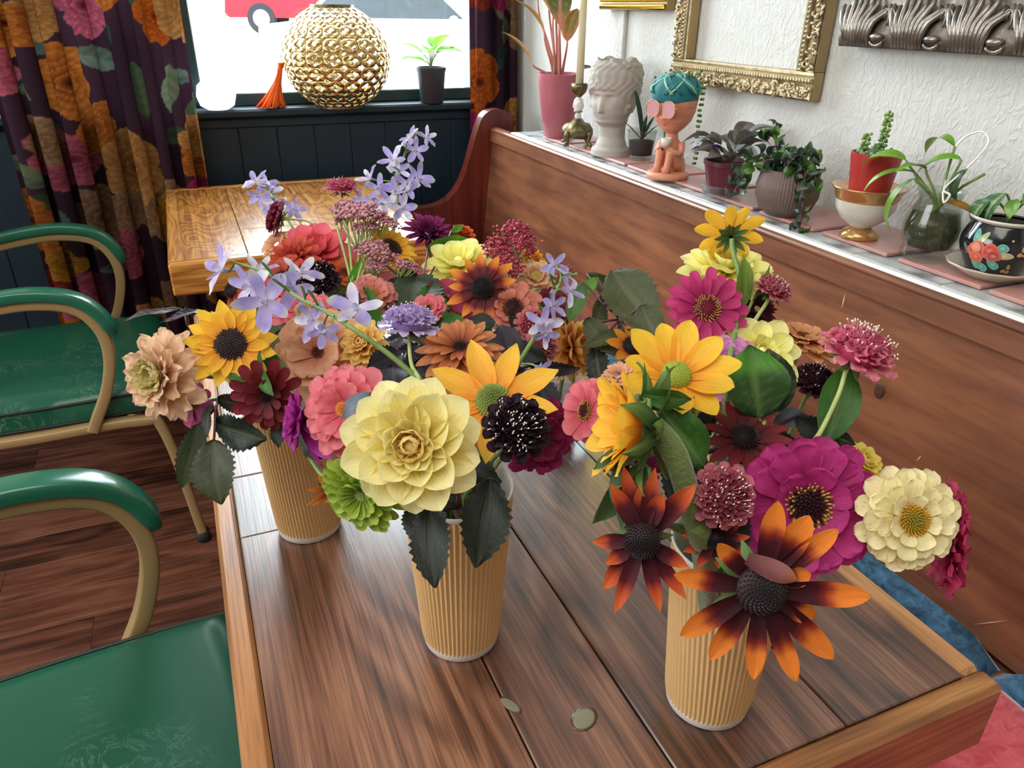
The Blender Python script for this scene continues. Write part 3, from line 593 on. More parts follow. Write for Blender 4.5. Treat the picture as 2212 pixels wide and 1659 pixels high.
# seated girl figurine planter
def girl():
    b = base_at(1440, 390, .045); t = empty('figurine_planter', b, 'terracotta seated girl figurine planter wearing teal crocheted cap and round glasses', 'planter')
    t.rotation_euler = (0, 0, math.radians(203))
    tc_ = simple('peach_terracotta', rgb('#d08a6c'), .5, var=.06); 
    MB().lathe([(0, 0), (.044, 0), (.047, .004), (.046, .011), (.04, .014), (0, .014)], 36).obj('base', tc_, t)
    m = MB()
    m.tube(spline([(-.02, 0, .012), (-.018, 0, .035), (-.008, 0, .062), (-.004, 0, .08), (-.002, 0, .1)], 4), [.026, .027, .027, .026, .025, .024, .023, .023, .024, .023, .021, .018, .015, .0135, .013, .013, .014], 16)
    m.obj('torso', tc_, t)
    for s_ in (-1, 1):
        MB().tube(spline([(-.012, s_*.014, .02), (.012, s_*.014, .055), (.016, s_*.013, .058), (.026, s_*.012, .012)], 4), [.013, .0125, .012, .011, .0115, .012, .0115, .0105, .0095, .009, .008, .008, .009], 12).obj('leg', tc_, t)
        MB().tube(spline([(-.006, s_*.024, .076), (.003, s_*.03, .058), (.018, s_*.02, .06), (.024, s_*.006, .072)], 4), [.008, .0078, .0075, .007, .0068, .0066, .0064, .006, .006, .0056, .0055, .0055, .006], 10).obj('arm', tc_, t)
    MB().lathe([(0, 0), (.009, 0), (.0115, .018), (.0105, .018), (.009, .012), (0, .012)], 18).obj('cup', simple('white_cup', rgb('#d8d2c8'), .4), t, loc=(.028, .006, .07))
    n, mz = 48, 40; v = []; H = .09
    for j in range(mz+1):
        q = j/mz; pr = [(0, .012, .012), (.12, .024, .026), (.3, .036, .04), (.5, .042, .047), (.75, .044, .05), (1, .04, .046)]
        for a_, b_ in zip(pr, pr[1:]):
            if q <= b_[0]+1e-9: u = (q-a_[0])/(b_[0]-a_[0]); rx, ry = a_[1]+(b_[1]-a_[1])*u, a_[2]+(b_[2]-a_[2])*u; break
        for k in range(n):
            a = 2*PI*k/n; aa = (a+PI) % (2*PI)-PI; g = lambda x0, s_: math.exp(-((x0)/s_)**2)
            d = .006*g(aa, .16)*g(q-.36, .05)+.003*g(aa, .22)*(g(q-.22, .02)+g(q-.265, .02))+.004*g(aa, .3)*g(q-.12, .05)
            v.append(((rx+d)*math.cos(a), (ry+d)*math.sin(a), .095+q*H))
    MB().add(v, [(j*n+k, j*n+(k+1) % n, (j+1)*n+(k+1) % n, (j+1)*n+k) for j in range(mz) for k in range(n)]).obj('head', tc_, t)
    MB().ball((.0325, 0, .117), .0045, 8, 6, None, (.6, 1.3, .8)).obj('lips', simple('pink_lips', rgb('#c8506a'), .4), t)
    # crocheted cap
    m = MB(); teals = [rgb('#2f8f90'), rgb('#4fb0a8'), rgb('#1d6a72'), rgb('#c8a04a'), rgb('#8cc0a8')]
    m.lathe([(.043, .158), (.0465, .165), (.046, .19), (.038, .205), (.02, .211), (0, .212)], 32, teals[2], mod=lambda r, z, a: r*(1+.07*abs(math.sin(a))))
    rr = random.Random(4)
    for k in range(26):
        a0 = rr.random()*2*PI; dr = rr.choice((-1, 1)); pts = []
        for j in range(9):
            ph = .25+1.2*j/8; a = a0+dr*j*.13; R = .0505*math.cos(ph*.98-.15 if ph > .6 else .25); z = .165+.049*math.sin(min(1.5, ph))
            pts.append((R*math.cos(a), R*1.09*math.sin(a), z))
        m.tube(pts, .0026, 5, teals[rr.choice((0, 0, 1, 1, 2, 3, 4, 4))])
    m.obj('crocheted_cap', SOLID, t)
    m = MB()
    for k in range(7):
        y0 = -.03-.006*k*.4; m.tube(spline([(-.026, y0+k*.004, .165), (-.04, -.045, .14), (-.046-.002*k, -.048+.003*k, .085), (-.05-.002*k, -.045+.004*k, .045)], 3), .0026, 5, teals[k % 5])
    m.obj('yarn_braid', SOLID, t)
    gr = simple('gold_wire', rgb('#c89a60'), .2, 1)
    for s_ in (-1, 1):
        c0 = Vector((.052, s_*.0195, .148)); m = MB(); m.tube([c0+Vector((0, .0165*math.cos(a), .0175*math.sin(a))) for a in [2*PI*i/24 for i in range(25)]], .0008, 6, caps=False)
        gf = m.obj('glasses_rim', gr, t)
        MB().lathe([(0, 0), (.0165, 0)], 24).add([], []).obj('lens', simple('pink_lens', (.8, .45, .5), .05, .3), gf, loc=c0).rotation_euler = (0, PI/2, 0)
        MB().tube([c0+Vector((0, s_*.0165, .003)), (.01, s_*.051, .152)], .0007, 5).obj('temple', gr, t)
    MB().tube([(.052, -.004, .15), (.054, 0, .152), (.052, .004, .15)], .0008, 5).obj('bridge', gr, t)
    m = MB(); rr = random.Random(9)
    for k in range(60):
        a = rr.uniform(1.2, 5.2); R = rr.uniform(.02, .05); z = rr.uniform(.195, .222); m.ball((R*math.cos(a), R*math.sin(a), z), .003, 5, 4, lerp(rgb('#5c7c3a'), rgb('#3b5a28'), rr.random()))
    for k in range(3):
        for j in range(16): m.ball((-.02+rr.uniform(-.004, .004), .05+.003*k+rr.uniform(-.003, .003), .2-.011*j), .0032, 5, 4, lerp(rgb('#6d8c3a'), rgb('#3b5a28'), rr.random()))
    o = m.obj('trailing_succulent', SOLID, t); o['kind'] = 'stuff'
girl()
# african violet
b = base_at(1560, 428, .045); t = empty('potted_plant', b, 'silvery dark-leaved plant in maroon pot on clear saucer, beside the figurine', 'potted plant')
MB().lathe([(0, 0), (.04, 0), (.05, .02), (.052, .022), (.05, .023), (.04, .004), (0, .003)], 36).obj('saucer', CLEARP, t)
pot(t, [(0, .004), (.032, .004), (.044, .06), (.046, .06), (.046, .068), (.042, .068), (.04, .06), (0, .058)], simple('maroon_plastic', rgb('#5a2530'), .35), soilz=.058, soilr=.04)
vl = meshmat(leaf_mb(.085, .038, [(0, rgb('#77735f')), (.5, rgb('#8d9494')), (1, rgb('#a9b4bc'))], .3, 1.6, vein=rgb('#2f2c2c'), nv=6, wav=.04), 'leaf', LEAF)
vl2 = meshmat(leaf_mb(.08, .036, [(0, rgb('#6a6654')), (.5, rgb('#5f5c58')), (1, rgb('#7d7872'))], .3, 1.3, vein=rgb('#8d8a88'), nv=6, wav=.05), 'leaf', LEAF)
rr = random.Random(3)
for k in range(18):
    a = k*2.399; e = .1+.9*((k*.37) % 1); d = Vector((math.cos(a), math.sin(a), e)); put_leaf(t, vl if k % 2 else vl2, (.02*math.cos(a), .02*math.sin(a), .07+.014*(k % 3)), d, (0, 0, 1), rr.uniform(.75, 1.1), rr.uniform(-.4, .4))
vp = MB()
for k in range(5): a = k*2*PI/5; vp.ball((.006*math.cos(a), .006*math.sin(a), 0), .005, 7, 5, rgb('#5a3f8c'), (1, 1, .4))
vp.obj('blossom', SOLID, t, loc=(-.045, -.01, .1))
# trailing hoya in ribbed taupe pot
b = base_at(1690, 472, .045); t = empty('potted_plant', b, 'curly dark green trailing plant in round ribbed taupe pot', 'potted plant')
ms = [(0, 0), (.032, 0), (.046, .012), (.055, .034), (.056, .052), (.051, .072), (.046, .082), (.042, .082), (.044, .07), (0, .07)]
sm = []
for i in range(len(ms)-1):
    for j in range(3): sm.append(tuple(ms[i][k]+(ms[i+1][k]-ms[i][k])*j/3 for k in (0, 1)))
pot(t, sm+[ms[-1]], simple('taupe_ceramic', rgb('#6c5a54'), .55, var=.04), 240, soilz=.07, soilr=.042, mod=lambda r, z, a: r+(.0006*math.cos(60*a) if .01 < z < .08 and r > .045 else 0), sharp=None)
hl = [meshmat(leaf_mb(.026, .019, [(0, c1), (1, c2)], .9, 2.6, tip=4, base=.35), 'leaf', LEAFG) for c1, c2 in ((rgb('#16331c'), rgb('#20442a')), (rgb('#355a20'), rgb('#4f7a2a')), (rgb('#1d3a22'), rgb('#5c7064')))]
def trail(t, pts, n, seed, sc_=1., lm=None, stem_r=.0018, name='vine'):
    P = spline(pts, 8); o = MB().tube(P, stem_r, 5).obj(name, STEMD if lm is None else STEM, t); rr = random.Random(seed)
    for k in range(n):
        i = min(len(P)-2, int((k+.5)/n*(len(P)-1))); a = k*2.2+rr.random(); d0 = (P[i+1]-P[i]).normalized(); s0 = d0.orthogonal().normalized(); s1 = d0.cross(s0)
        d = s0*math.cos(a)+s1*math.sin(a)+d0*.3; put_leaf(t, (lm or hl)[k % len(lm or hl)], P[i]+d*.002, d, d0 if k % 2 else -d0, sc_*rr.uniform(.75, 1.15), rr.uniform(-1, 1))
trail(t, [(0, 0, .07), (-.02, .02, .11), (-.02, .035, .14), (-.022, .05, .145)], 16, 1)
trail(t, [(0, 0, .07), (-.03, .03, .1), (-.045, .065, .09), (-.05, .085, .05)], 18, 2)
trail(t, [(0, 0, .07), (-.045, .0, .1), (-.058, .045, .075), (-.062, .07, .03)], 18, 3)
trail(t, [(0, 0, .07), (-.02, -.03, .11), (.0, -.05, .1), (-.01, -.07, .06)], 18, 4)
trail(t, [(0, 0, .07), (.0, -.0, .1), (-.03, -.02, .11), (-.045, -.03, .095)], 14, 5)
trail(t, [(.01, -.02, .08), (-.02, -.055, .09), (-.032, -.075, .05), (-.038, -.085, .0), (-.04, -.087, -.02)], 34, 6, .8)
trail(t, [(0, 0, .07), (.02, .01, .1), (.02, -.02, .11), (.015, -.045, .085)], 14, 7)
# gold and white footed bowl, red pot standing on it
b = base_at(1852, 520, .03); t = empty('footed_bowl', b, 'white and gold footed porcelain bowl under the red pot', 'bowl')
porc = simple('cream_porcelain', rgb('#cfc9bb'), .2, coat=.4); lustre = simple('gold_lustre', rgb('#b98a52'), .2, .5, coat=.5)
MB().lathe([(0, .016), (.015, .016), (.018, .02), (.035, .032), (.046, .05), (.047, .064)], 44).obj('bowl', porc, t)
MB().lathe([(0, 0), (.03, 0), (.031, .006), (.025, .013), (.017, .018), (.0, .018)], 40).obj('gold_foot', lustre, t)
MB().lathe([(.047, .063), (.05, .068), (.051, .075), (.057, .082), (.058, .0845), (.055, .085), (.046, .078), (0, .077)], 44).obj('gold_rim', lustre, t)
t = empty('potted_plant', b+Vector((0, 0, .0785)), 'small red plastic pot with sedum sprigs standing in the footed bowl', 'potted plant')
pot(t, [(0, 0), (.031, 0), (.0345, .028), (.038, .05), (.0385, .058), (.036, .058), (.034, .05), (0, .048)], simple('red_plastic', rgb('#a5302c'), .35), 40, soilz=.05, soilr=.034)
sd = MB(); rr = random.Random(5)
for k in range(60): a = rr.random()*6.28; R = .03*math.sqrt(rr.random()); sd.ball((R*math.cos(a), R*math.sin(a), .052+rr.random()*.008), .0035, 6, 4, lerp(rgb('#5d7a52'), rgb('#8a9a80'), rr.random()), (1, 1, 1.3))
o = sd.obj('sedum_beads', SOLID, t); o['kind'] = 'stuff'
for (dx, dy, hh) in ((0, -.006, .07), (-.01, .018, .035), (.01, .01, .02)):
    s2 = MB(); s2.tube([(dx, dy, .05), (dx-.003, dy, .05+hh*.5), (dx+.002, dy+.002, .05+hh)], .0016, 5, rgb('#5d7a3a'))
    for k in range(int(hh/.0018)): z = .052+k*.0018; a = k*2.4; s2.ball((dx+.005*math.cos(a), dy+.005*math.sin(a), z), .0033, 5, 4, lerp(rgb('#4d6e4c'), rgb('#8cae52'), min(1, (z-.05)/hh)), (1, 1, .8))
    s2.obj('sedum_sprig', SOLID, t)
# glass jar with roots
b = base_at(1993, 569, .037); t = empty('glass_vase', b, 'clear glass jar of water and roots with green rooting cuttings', 'vase')
MB().lathe([(0, .002), (.03, 0), (.036, .006), (.037, .012), (.034, .02), (.04, .035), (.041, .05), (.034, .075), (.029, .09), (.031, .1), (.034, .103), (.033, .104), (.029, .1), (.027, .09), (.032, .074), (.038, .05), (.037, .036), (.031, .02), (0, .016)], 40).obj('jar', CLEAR, t)
MB().lathe([(0, .0165), (.0305, .021), (.0365, .036), (.0375, .05), (.0315, .072), (0, .0725)], 36).obj('water', simple('murky_water', (.16, .17, .09), .05, trans=.55, ior=1.33), t)
m = MB(); rr = random.Random(8)
for k in range(46):
    a = rr.random()*6.28; R = .03*rr.random(); m.tube(spline([(R*.4*math.cos(a), R*.4*math.sin(a), .07), (R*math.cos(a+.5), R*math.sin(a+.5), .05), (R*math.cos(a+1.5), R*math.sin(a+1.5), .03), (R*.8*math.cos(a+2.6), R*.8*math.sin(a+2.6), .02)], 3), .0007, 4, lerp(rgb('#3a3a1e'), rgb('#8a6a3a'), rr.random()))
o = m.obj('roots', SOLID, t); o['kind'] = 'stuff'
gl_ = [meshmat(leaf_mb(.075, .03, [(0, rgb('#5a8a26')), (1, rgb('#74a832'))], .35, 1.2, vein=rgb('#8ab84a'), nv=5), 'leaf', LEAFG), meshmat(leaf_mb(.085, .02, [(0, rgb('#5d8c2e')), (1, rgb('#8ab64a'))], .35, 1.7, tip=3), 'leaf', LEAFG), meshmat(leaf_mb(.06, .026, [(0, rgb('#3a5a3a')), (1, rgb('#46603e'))], .3, 1.5), 'leaf', LEAFG)]
for (p1, d, me, s_, c) in (((-.035, .045, .14), (-.3, .9, .0), 0, 1, 0), ((-.03, .03, .125), (-.6, .8, -.3), 1, 1.1, 0), ((-.02, .035, .115), (-.3, .3, -.9), 1, 1.25, 0), ((0, .0, .165), (.3, .95, .1), 1, 1, 1), ((-.005, -.02, .15), (-.3, .9, -.2), 0, .9, 1), ((-.01, -.035, .14), (-.2, .1, -.8), 2, .9, 1), ((-.02, .02, .13), (-.9, .2, .2), 0, .7, 1)):
    MB().tube(bez((0, 0, .06), (0, 0, .1), Vector(p1)*.9, p1, 8), .0018, 6).obj('stem', STEM, t); put_leaf(t, gl_[me], p1, d, (-.5, 0, 1), s_, .2)
MB().tube([(-.01, 0, .07), (0, -.03, .115), (.01, -.05, .135)], .0022, 6).obj('stem', STEM, t)
t2 = empty('cable_loop', b+Vector((0, -.01, .1)), 'white cord loop hooked over the glass jar rim', 'cord')
MB().tube(spline([(-.028, -.012, .008), (-.03, -.02, -.006), (-.03, -.026, .006), (-.026, -.012, .012), (-.005, -.025, .045), (.01, -.032, .075), (.012, -.015, .088), (.005, .008, .07), (0, .01, .02), (0, .0, -.03)], 6), .0015, 7).obj('cord', simple('white_cord', (.8, .8, .78), .5), t2)
# black porcelain pot and saucer
b = base_at(2135, 607, .036); t = empty('saucer', b, 'cream scalloped saucer under the black porcelain pot', 'saucer')
MB().lathe([(0, 0), (.034, 0), (.038, .004), (.058, .015), (.062, .019), (.058, .0185), (.038, .008), (0, .006)], 60, mod=lambda r, z, a: r*(1+.02*math.cos(12*a)) if z > .012 else r).obj('dish', simple('cream_glaze', rgb('#c7bba8'), .2, coat=.3), t)
b = b+Vector((0, 0, .0063)); t = empty('potted_plant', b, 'black porcelain pot painted with red peony and variegated leaves', 'potted plant')
pf = spline([(.03, 0, 0), (.034, .003, 0), (.048, .03, 0), (.05, .048, 0), (.043, .068, 0), (.04, .074, 0)], 4)
pot(t, [(0, 0)]+[(q.x, q.y) for q in pf], simple('black_glaze', rgb('#16181d'), .12, coat=.5), 48, soilz=.069, soilr=.039, sharp=None)
MB().lathe([(.04, .072), (.047, .076), (.0475, .079), (.044, .079), (.039, .074)], 48).obj('white_rim', porc, t)
def on_pot(ph, z): 
    for a_, b_ in zip(pf, pf[1:]):
        if a_.y <= z <= b_.y+1e-6: r = a_.x+(b_.x-a_.x)*(z-a_.y)/(b_.y-a_.y+1e-9); return Vector((r*math.cos(ph), r*math.sin(ph), z))
    return Vector((.04*math.cos(ph), .04*math.sin(ph), z))
def painted(name, shapes, th=.0004):
    m = MB()
    for (ph, z, rw, rh, rot, col) in shapes:
        n = 14; rings = []; v = [on_pot(ph, z)*1.0]
        for q in (.5, 1):
            for k in range(n):
                a = 2*PI*k/n; ax, az = rw*q*math.cos(a)*(1-.25*math.sin(a)), rh*q*math.sin(a); x_ = ax*math.cos(rot)-az*math.sin(rot); z_ = ax*math.sin(rot)+az*math.cos(rot); v.append(on_pot(ph+x_/.046, min(.072, max(.004, z+z_))))
        v = [Vector((q.x*(1+th/.045*(i_ if 0 else 1)), q.y*(1+th/.045), q.z)) for i_, q in enumerate(v)]
        f = [(0, 1+k, 1+(k+1) % n) for k in range(n)]+[(1+k, 1+n+k, 1+n+(k+1) % n, 1+(k+1) % n) for k in range(n)]
        c = [lerp(col, (1, .8, .7), .3)]+[col]*n+[lerp(col, (1, 1, 1), .12)]*n
        m.add(v, f, c); th += .00012
    m.obj(name, GLOSS, t)
P0 = math.atan2(-.62, -.98)-.0
R_, G_ = rgb('#c8442e'), rgb('#4fa394')
painted('painted_peony', [(P0-.62, .056, .005, .010, .3, G_), (P0-.42, .056, .004, .009, -.5, rgb('#9fae74')), (P0-.55, .018, .005, .009, .5, G_), (P0-.34, .015, .006, .010, 1.0, G_), (P0-.02, .021, .0055, .0095, .9, G_), (P0+.2, .036, .010, .005, .1, rgb('#b9aa78')), (P0+.1, .046, .007, .006, .2, G_),
    (P0-.5, .038, .0125, .013, 0, R_), (P0-.15, .04, .010, .011, .2, R_), (P0-.06, .034, .009, .008, .2, rgb('#b5382a')), (P0-.5, .028, .009, .008, 0, rgb('#d8573c')), (P0-.52, .042, .006, .006, 0, rgb('#e08a6a'))])
painted('painted_berries', [(P0+.62, .047, .0025, .0045, 0, rgb('#c08a52')), (P0+.55, .039, .0032, .003, 0, rgb('#c08a52')), (P0+.69, .039, .0032, .003, 0, rgb('#c08a52')), (P0+.42, .02, .0025, .0045, .3, rgb('#a8743f')), (P0+.33, .013, .0035, .003, 0, rgb('#a8743f')), (P0+.47, .012, .0032, .003, 0, rgb('#a8743f')), (P0+.3, .057, .0015, .0015, 0, rgb('#c0a060'))])
pl = [meshmat(leaf_mb(.055, .032, [(0, rgb('#4a7a4a')), (1, rgb('#3d6b3c'))], .3, 1.6, vein=rgb('#b8c8a8'), nv=4), 'leaf', LEAFG), meshmat(leaf_mb(.05, .03, [(0, rgb('#5c8c3a')), (1, rgb('#78a83c'))], .3, 1.2, nv=5), 'leaf', LEAFG)]
for (p1, d, me, s_) in (((-.015, .005, .11), (-.3, .2, -.6), 0, .95), ((-.005, -.02, .12), (-.2, -.5, -.3), 1, 1.1), ((-.02, .02, .1), (-.4, .3, -.8), 0, .8), ((.01, -.03, .13), (0, -.8, .2), 0, .9), ((-.012, -.01, .105), (-.6, -.3, -.5), 1, .6)):
    MB().tube(bez((0, 0, .068), (0, 0, .09), Vector(p1)+Vector((.01, 0, 0)), p1, 8), .0016, 6).obj('stem', STEM, t); put_leaf(t, pl[me], p1, d, (-.6, 0, 1), s_)
put_leaf(t, meshmat(leaf_mb(.05, .022, [(0, rgb('#6a6a2a')), (.5, rgb('#a5762c')), (1, rgb('#8a6a30'))], .3, .5, serr=.1), 'leaf', LEAF), (-.03, .03, .078), (-.3, .9, .3), (-.5, 0, 1), 1, .3, 'dry_leaf')
# ------------------------------------------------------------------ on the window sill
def globe():
    cx, cy, zb = .488, 2.585, .962; t = wempty('pierced_globe', (cx, cy, zb), 'large golden pierced metal globe lantern on window sill', 'lantern')
    R, H = .17, .288
    def prof(q):                                        # q 0..1 -> radius, height
        a = (-.5+q)*PI*.74; return R*math.cos(a)*(1-.06*(q > .5)*(q-.5)*2), H*.5+H*.5*math.sin(a)/math.sin(PI*.37)
    NC, NR, K = 19, 9, 32; m = MB()
    def P(u, v): r, z = prof(min(1, max(0, v/NR))); a = 2*PI*u/NC; return (cx+r*math.cos(a), cy+r*math.sin(a), zb+z)
    for j in range(NR):
        for i in range(NC):
            o_, h_ = [], []
            for k in range(K):
                a = 2*PI*k/K; ca, sa = math.cos(a), math.sin(a); s_ = .5/max(abs(ca), abs(sa)); x, y = ca*s_, sa*s_
                # corner hole: keep outside a circle round the corner
                dx, dy = .5-abs(x), .5-abs(y); d = math.hypot(dx, dy); rc = .18
                if d < rc:
                    ux, uy = ca, sa; lo = math.sqrt(.5); # slide back along the ray until the circle is met
                    tt = s_; 
                    while tt > .1 and math.hypot(.5-abs(ca*tt), .5-abs(sa*tt)) < rc: tt -= .01
                    x, y = ca*tt, sa*tt
                o_.append((x, y)); rq = .285+.075*math.cos(4*a)
                h_.append((rq*ca, rq*sa))
            v = [P(i+.5+x, j+.5+y) for x, y in o_]+[P(i+.5+x, j+.5+y) for x, y in h_]
            m.add(v, [(k, (k+1) % K, K+(k+1) % K, K+k) for k in range(K)])
    o = m.obj('pierced_shell', simple('golden_metal', rgb('#c2a66c'), .25, .85), t)
    md = o.modifiers.new('thickness', 'SOLIDIFY'); md.thickness = .0022
    for q, nm in ((0, 'base_ring'), (1, 'top_ring')):
        r, z = prof(q); MB().lathe([(r-.004, z-.004+zb), (r+.003, z-.004+zb), (r+.003, z+.006+zb), (r-.004, z+.006+zb), (r-.004, z-.004+zb)], 60, ctr=(cx, cy, 0)).obj(nm, brass, t, sharp=40)
globe()
b = Vector((.8, 2.585, .962)); t = empty('potted_plant', b, 'small black pot with bright green leaves on window sill', 'potted plant')
pot(t, [(0, 0), (.036, 0), (.038, .003), (.048, .1), (.05, .1), (.05, .112), (.046, .112), (.045, .1), (0, .098)], simple('black_plastic', rgb('#2a2c36'), .5), 32, soilz=.1, soilr=.045)
wl = meshmat(leaf_mb(.085, .058, [(0, rgb('#5c9a30')), (1, rgb('#7ac044'))], .3, .6, vein=rgb('#a0d060'), nv=5), 'leaf', vcol('backlit_leaf', .4, .6, .4, vein=.15))
for k, (a, e, hh) in enumerate([(3.3, .2, .03), (2.7, .6, .05), (.2, .4, .05), (5.8, .1, .06), (.9, .6, .07), (4.4, .3, .06), (5.2, .8, .07), (1.6, .3, .05)]):
    d = Vector((math.cos(a), math.sin(a), 0)); p1 = Vector((0, 0, .1+hh))+d*.025; MB().tube(bez((0, 0, .1), (0, 0, .12), p1-d*.01, p1, 6), .0018, 5).obj('stem', STEM, t); put_leaf(t, wl, p1, d+Vector((0, 0, e)), (0, 0, 1))
t = empty('white_standin', (.112, 2.585, .962), 'small made-up white translucent shape for the blown-out sill corner by the left curtain', 'ornament')  # invented translucent body, gives the overexposed white patch on the sill
MB().lathe([(0, 0), (.03, 0), (.05, .012), (.058, .04), (.052, .07), (.03, .09), (.014, .096), (.012, .11), (.016, .114), (0, .116)], 32, (.9, .92, .93)).obj('frosted_body', vcol('frosted_white', .5, .75, .3), t)
t = empty('feather_ornament', (.285, 2.585, .962), 'orange feathery flared ornament on the sill left of the globe', 'ornament')
m = MB(); rr = random.Random(2)
for k in range(70):
    a = rr.random()*2*PI; R = .045*rr.random()**.5*(1.4 if math.cos(a) < 0 else .7); m.tube(bez((.03+rr.uniform(-.006, .006), rr.uniform(-.006, .006), .13), (.02, 0, .08), (R*.4*math.cos(a), R*.3*math.sin(a), .03), (R*math.cos(a), R*.6*math.sin(a), .002), 6), [.003, .004, .0045, .005, .004, .002], 5, lerp(rgb('#ff5a1e'), rgb('#ffa050'), rr.random()))
m.obj('feather_strands', vcol('orange_feather', .7, .5, .2), t)['kind'] = 'stuff'
# ------------------------------------------------------------------ curtains
def curtain(name, label, x0, x1, z0, z1, yc, amp, folds, nu, nv, seed, x0b=None, x1b=None, gather=0):
    rs = np.random.RandomState(seed); Wf, Hf = (x1-x0)*1.55, z1-z0
    u = np.linspace(0, 1, nu+1); v = np.linspace(0, 1, nv+1); U, V = np.meshgrid(u, v)
    fx, fz = U*Wf, V*Hf; col = np.zeros(U.shape+(3,)); col[:] = rgb('#4a3040')
    nz = np.sin(fx*7+3*np.sin(fz*5))*np.sin(fz*6+2*np.sin(fx*9)); col *= (1+.25*nz)[..., None]
    pal = [('#e8742a', '#a83a12'), ('#d23a78', '#7a1240'), ('#e8a860', '#b86a2c'), ('#e88a3a', '#8a3018'), ('#a8402c', '#5a1a18'), ('#f2b040', '#c8641c'), ('#e0708a', '#a02c4c'), ('#c89870', '#7a5038')]
    step = .13; cells = [(a, b) for a in np.arange(0, Wf+step, step) for b in np.arange(0, Hf+step, step)]; rs.shuffle(cells)
    for n, (a, b) in enumerate(cells):                 # leaves beneath
        if n % 3 == 0: continue
        cx, cz = a+rs.uniform(-.06, .06), b+rs.uniform(-.06, .06); th = rs.uniform(0, 6.28); dx, dz = fx-cx, fz-cz
        p_, q_ = dx*np.cos(th)+dz*np.sin(th), -dx*np.sin(th)+dz*np.cos(th); L_ = rs.uniform(.05, .08)
        inside = (np.abs(p_) < L_) & (np.abs(q_) < .42*L_*(1-(p_/L_)**2)); k = np.clip(.75+.5*np.sign(q_)*.3+.25*np.sin(p_*240+np.abs(q_)*200)*.4, .3, 1.2)
        base = np.array(rgb(['#7c9080', '#5a6a4c', '#8a9a78', '#3f5a58'][n % 4])); col[inside] = (k[..., None]*base)[inside]
    for n, (a, b) in enumerate(cells):
        if n % 5 in (1, 3): continue
        cx, cz = a+rs.uniform(-.05, .05), b+rs.uniform(-.05, .05); R = rs.uniform(.06, .125); c1, c2 = pal[rs.randint(len(pal))]; c1, c2 = np.array(rgb(c1)), np.array(rgb(c2)); dx, dz = fx-cx, fz-cz
        sq = rs.uniform(.7, 1); th0 = rs.uniform(0, 6.28); p_, q_ = dx*np.cos(th0)+dz*np.sin(th0), (-dx*np.sin(th0)+dz*np.cos(th0))/sq; r = np.hypot(p_, q_); an = np.arctan2(q_, p_)
        for ly in range(5):
            R_ = R*(1-.19*ly); kp = 6+ly % 3; ph = rs.uniform(0, 6.28); lob = np.abs(np.cos(an*kp/2+ph)); rb = R_*(.78+.22*lob**.5); ins = r < rb; t_ = np.clip(r/rb, 0, 1)
            sh = (.3+.55*t_**1.2)*(.8+.2*lob)*(1+.18*np.sin(an*31+r*120)*t_); c = c2[None, None]*(1-t_[..., None]**2)+c1[None, None]*t_[..., None]**2; col[ins] = (c*sh[..., None]*1.05)[ins]
    blot = .62+.38*np.sin(fx*5+seed+2*np.sin(fz*3.1))*np.sin(fz*4.2+1.7*np.sin(fx*6)); col = np.clip(col*(.17+.42*blot[..., None]), 0, 1)
    X0 = x0+((x0b or x0)-x0)*(1-V); X1 = x1+((x1b or x1)-x1)*(1-V)-gather*np.clip((V-.52)/.48, 0, 1)
    ph = U*folds*2*PI+.7*np.sin(U*9+seed)+.25*np.sin(V*4+U*5); Am = amp*(.7+.3*np.sin(U*5+1)); X = X0+(X1-X0)*U+.35*Am*np.sin(2*ph); Y = yc+Am*np.cos(ph)+.004*np.sin(V*14+U*20)
    Z = z0+Hf*V; vs = np.stack([X, Y, Z], -1).reshape(-1, 3); W_ = nu+1
    j, i = np.meshgrid(np.arange(nv), np.arange(nu), indexing='ij'); a = (j*W_+i).ravel(); f = np.stack([a, a+1, a+W_+1, a+W_], 1)
    me = bpy.data.meshes.new(name); me.from_pydata(vs.tolist(), [], f.tolist()); me.update(); ca = me.color_attributes.new('Col', 'FLOAT_COLOR', 'POINT'); arr = np.ones((len(vs), 4), 'f'); arr[:, :3] = col.reshape(-1, 3); ca.data.foreach_set('color', arr.ravel())
    me.polygons.foreach_set('use_smooth', [True]*len(me.polygons)); me.materials.append(FABRIC)
    return prop(place(name, me), label, 'curtain', 'floral curtains at the window')
curtain('curtain', 'dark floral curtain hanging left of the window', -.455, .062, .03, 2.42, 2.50, .044, 7.3, 300, 620, 5, -.44, .05, .19)
curtain('curtain', 'dark floral curtain hanging right of the window beside pew end', .935, 1.09, .4, 2.42, 2.54, .022, 2.6, 110, 420, 12, .93, 1.09)
prop(MB().tube([(-.6, 2.53, 2.42), (1.1, 2.53, 2.42)], .009, 12).obj('curtain_rod', brass), 'brass curtain rod above the window', 'rod')
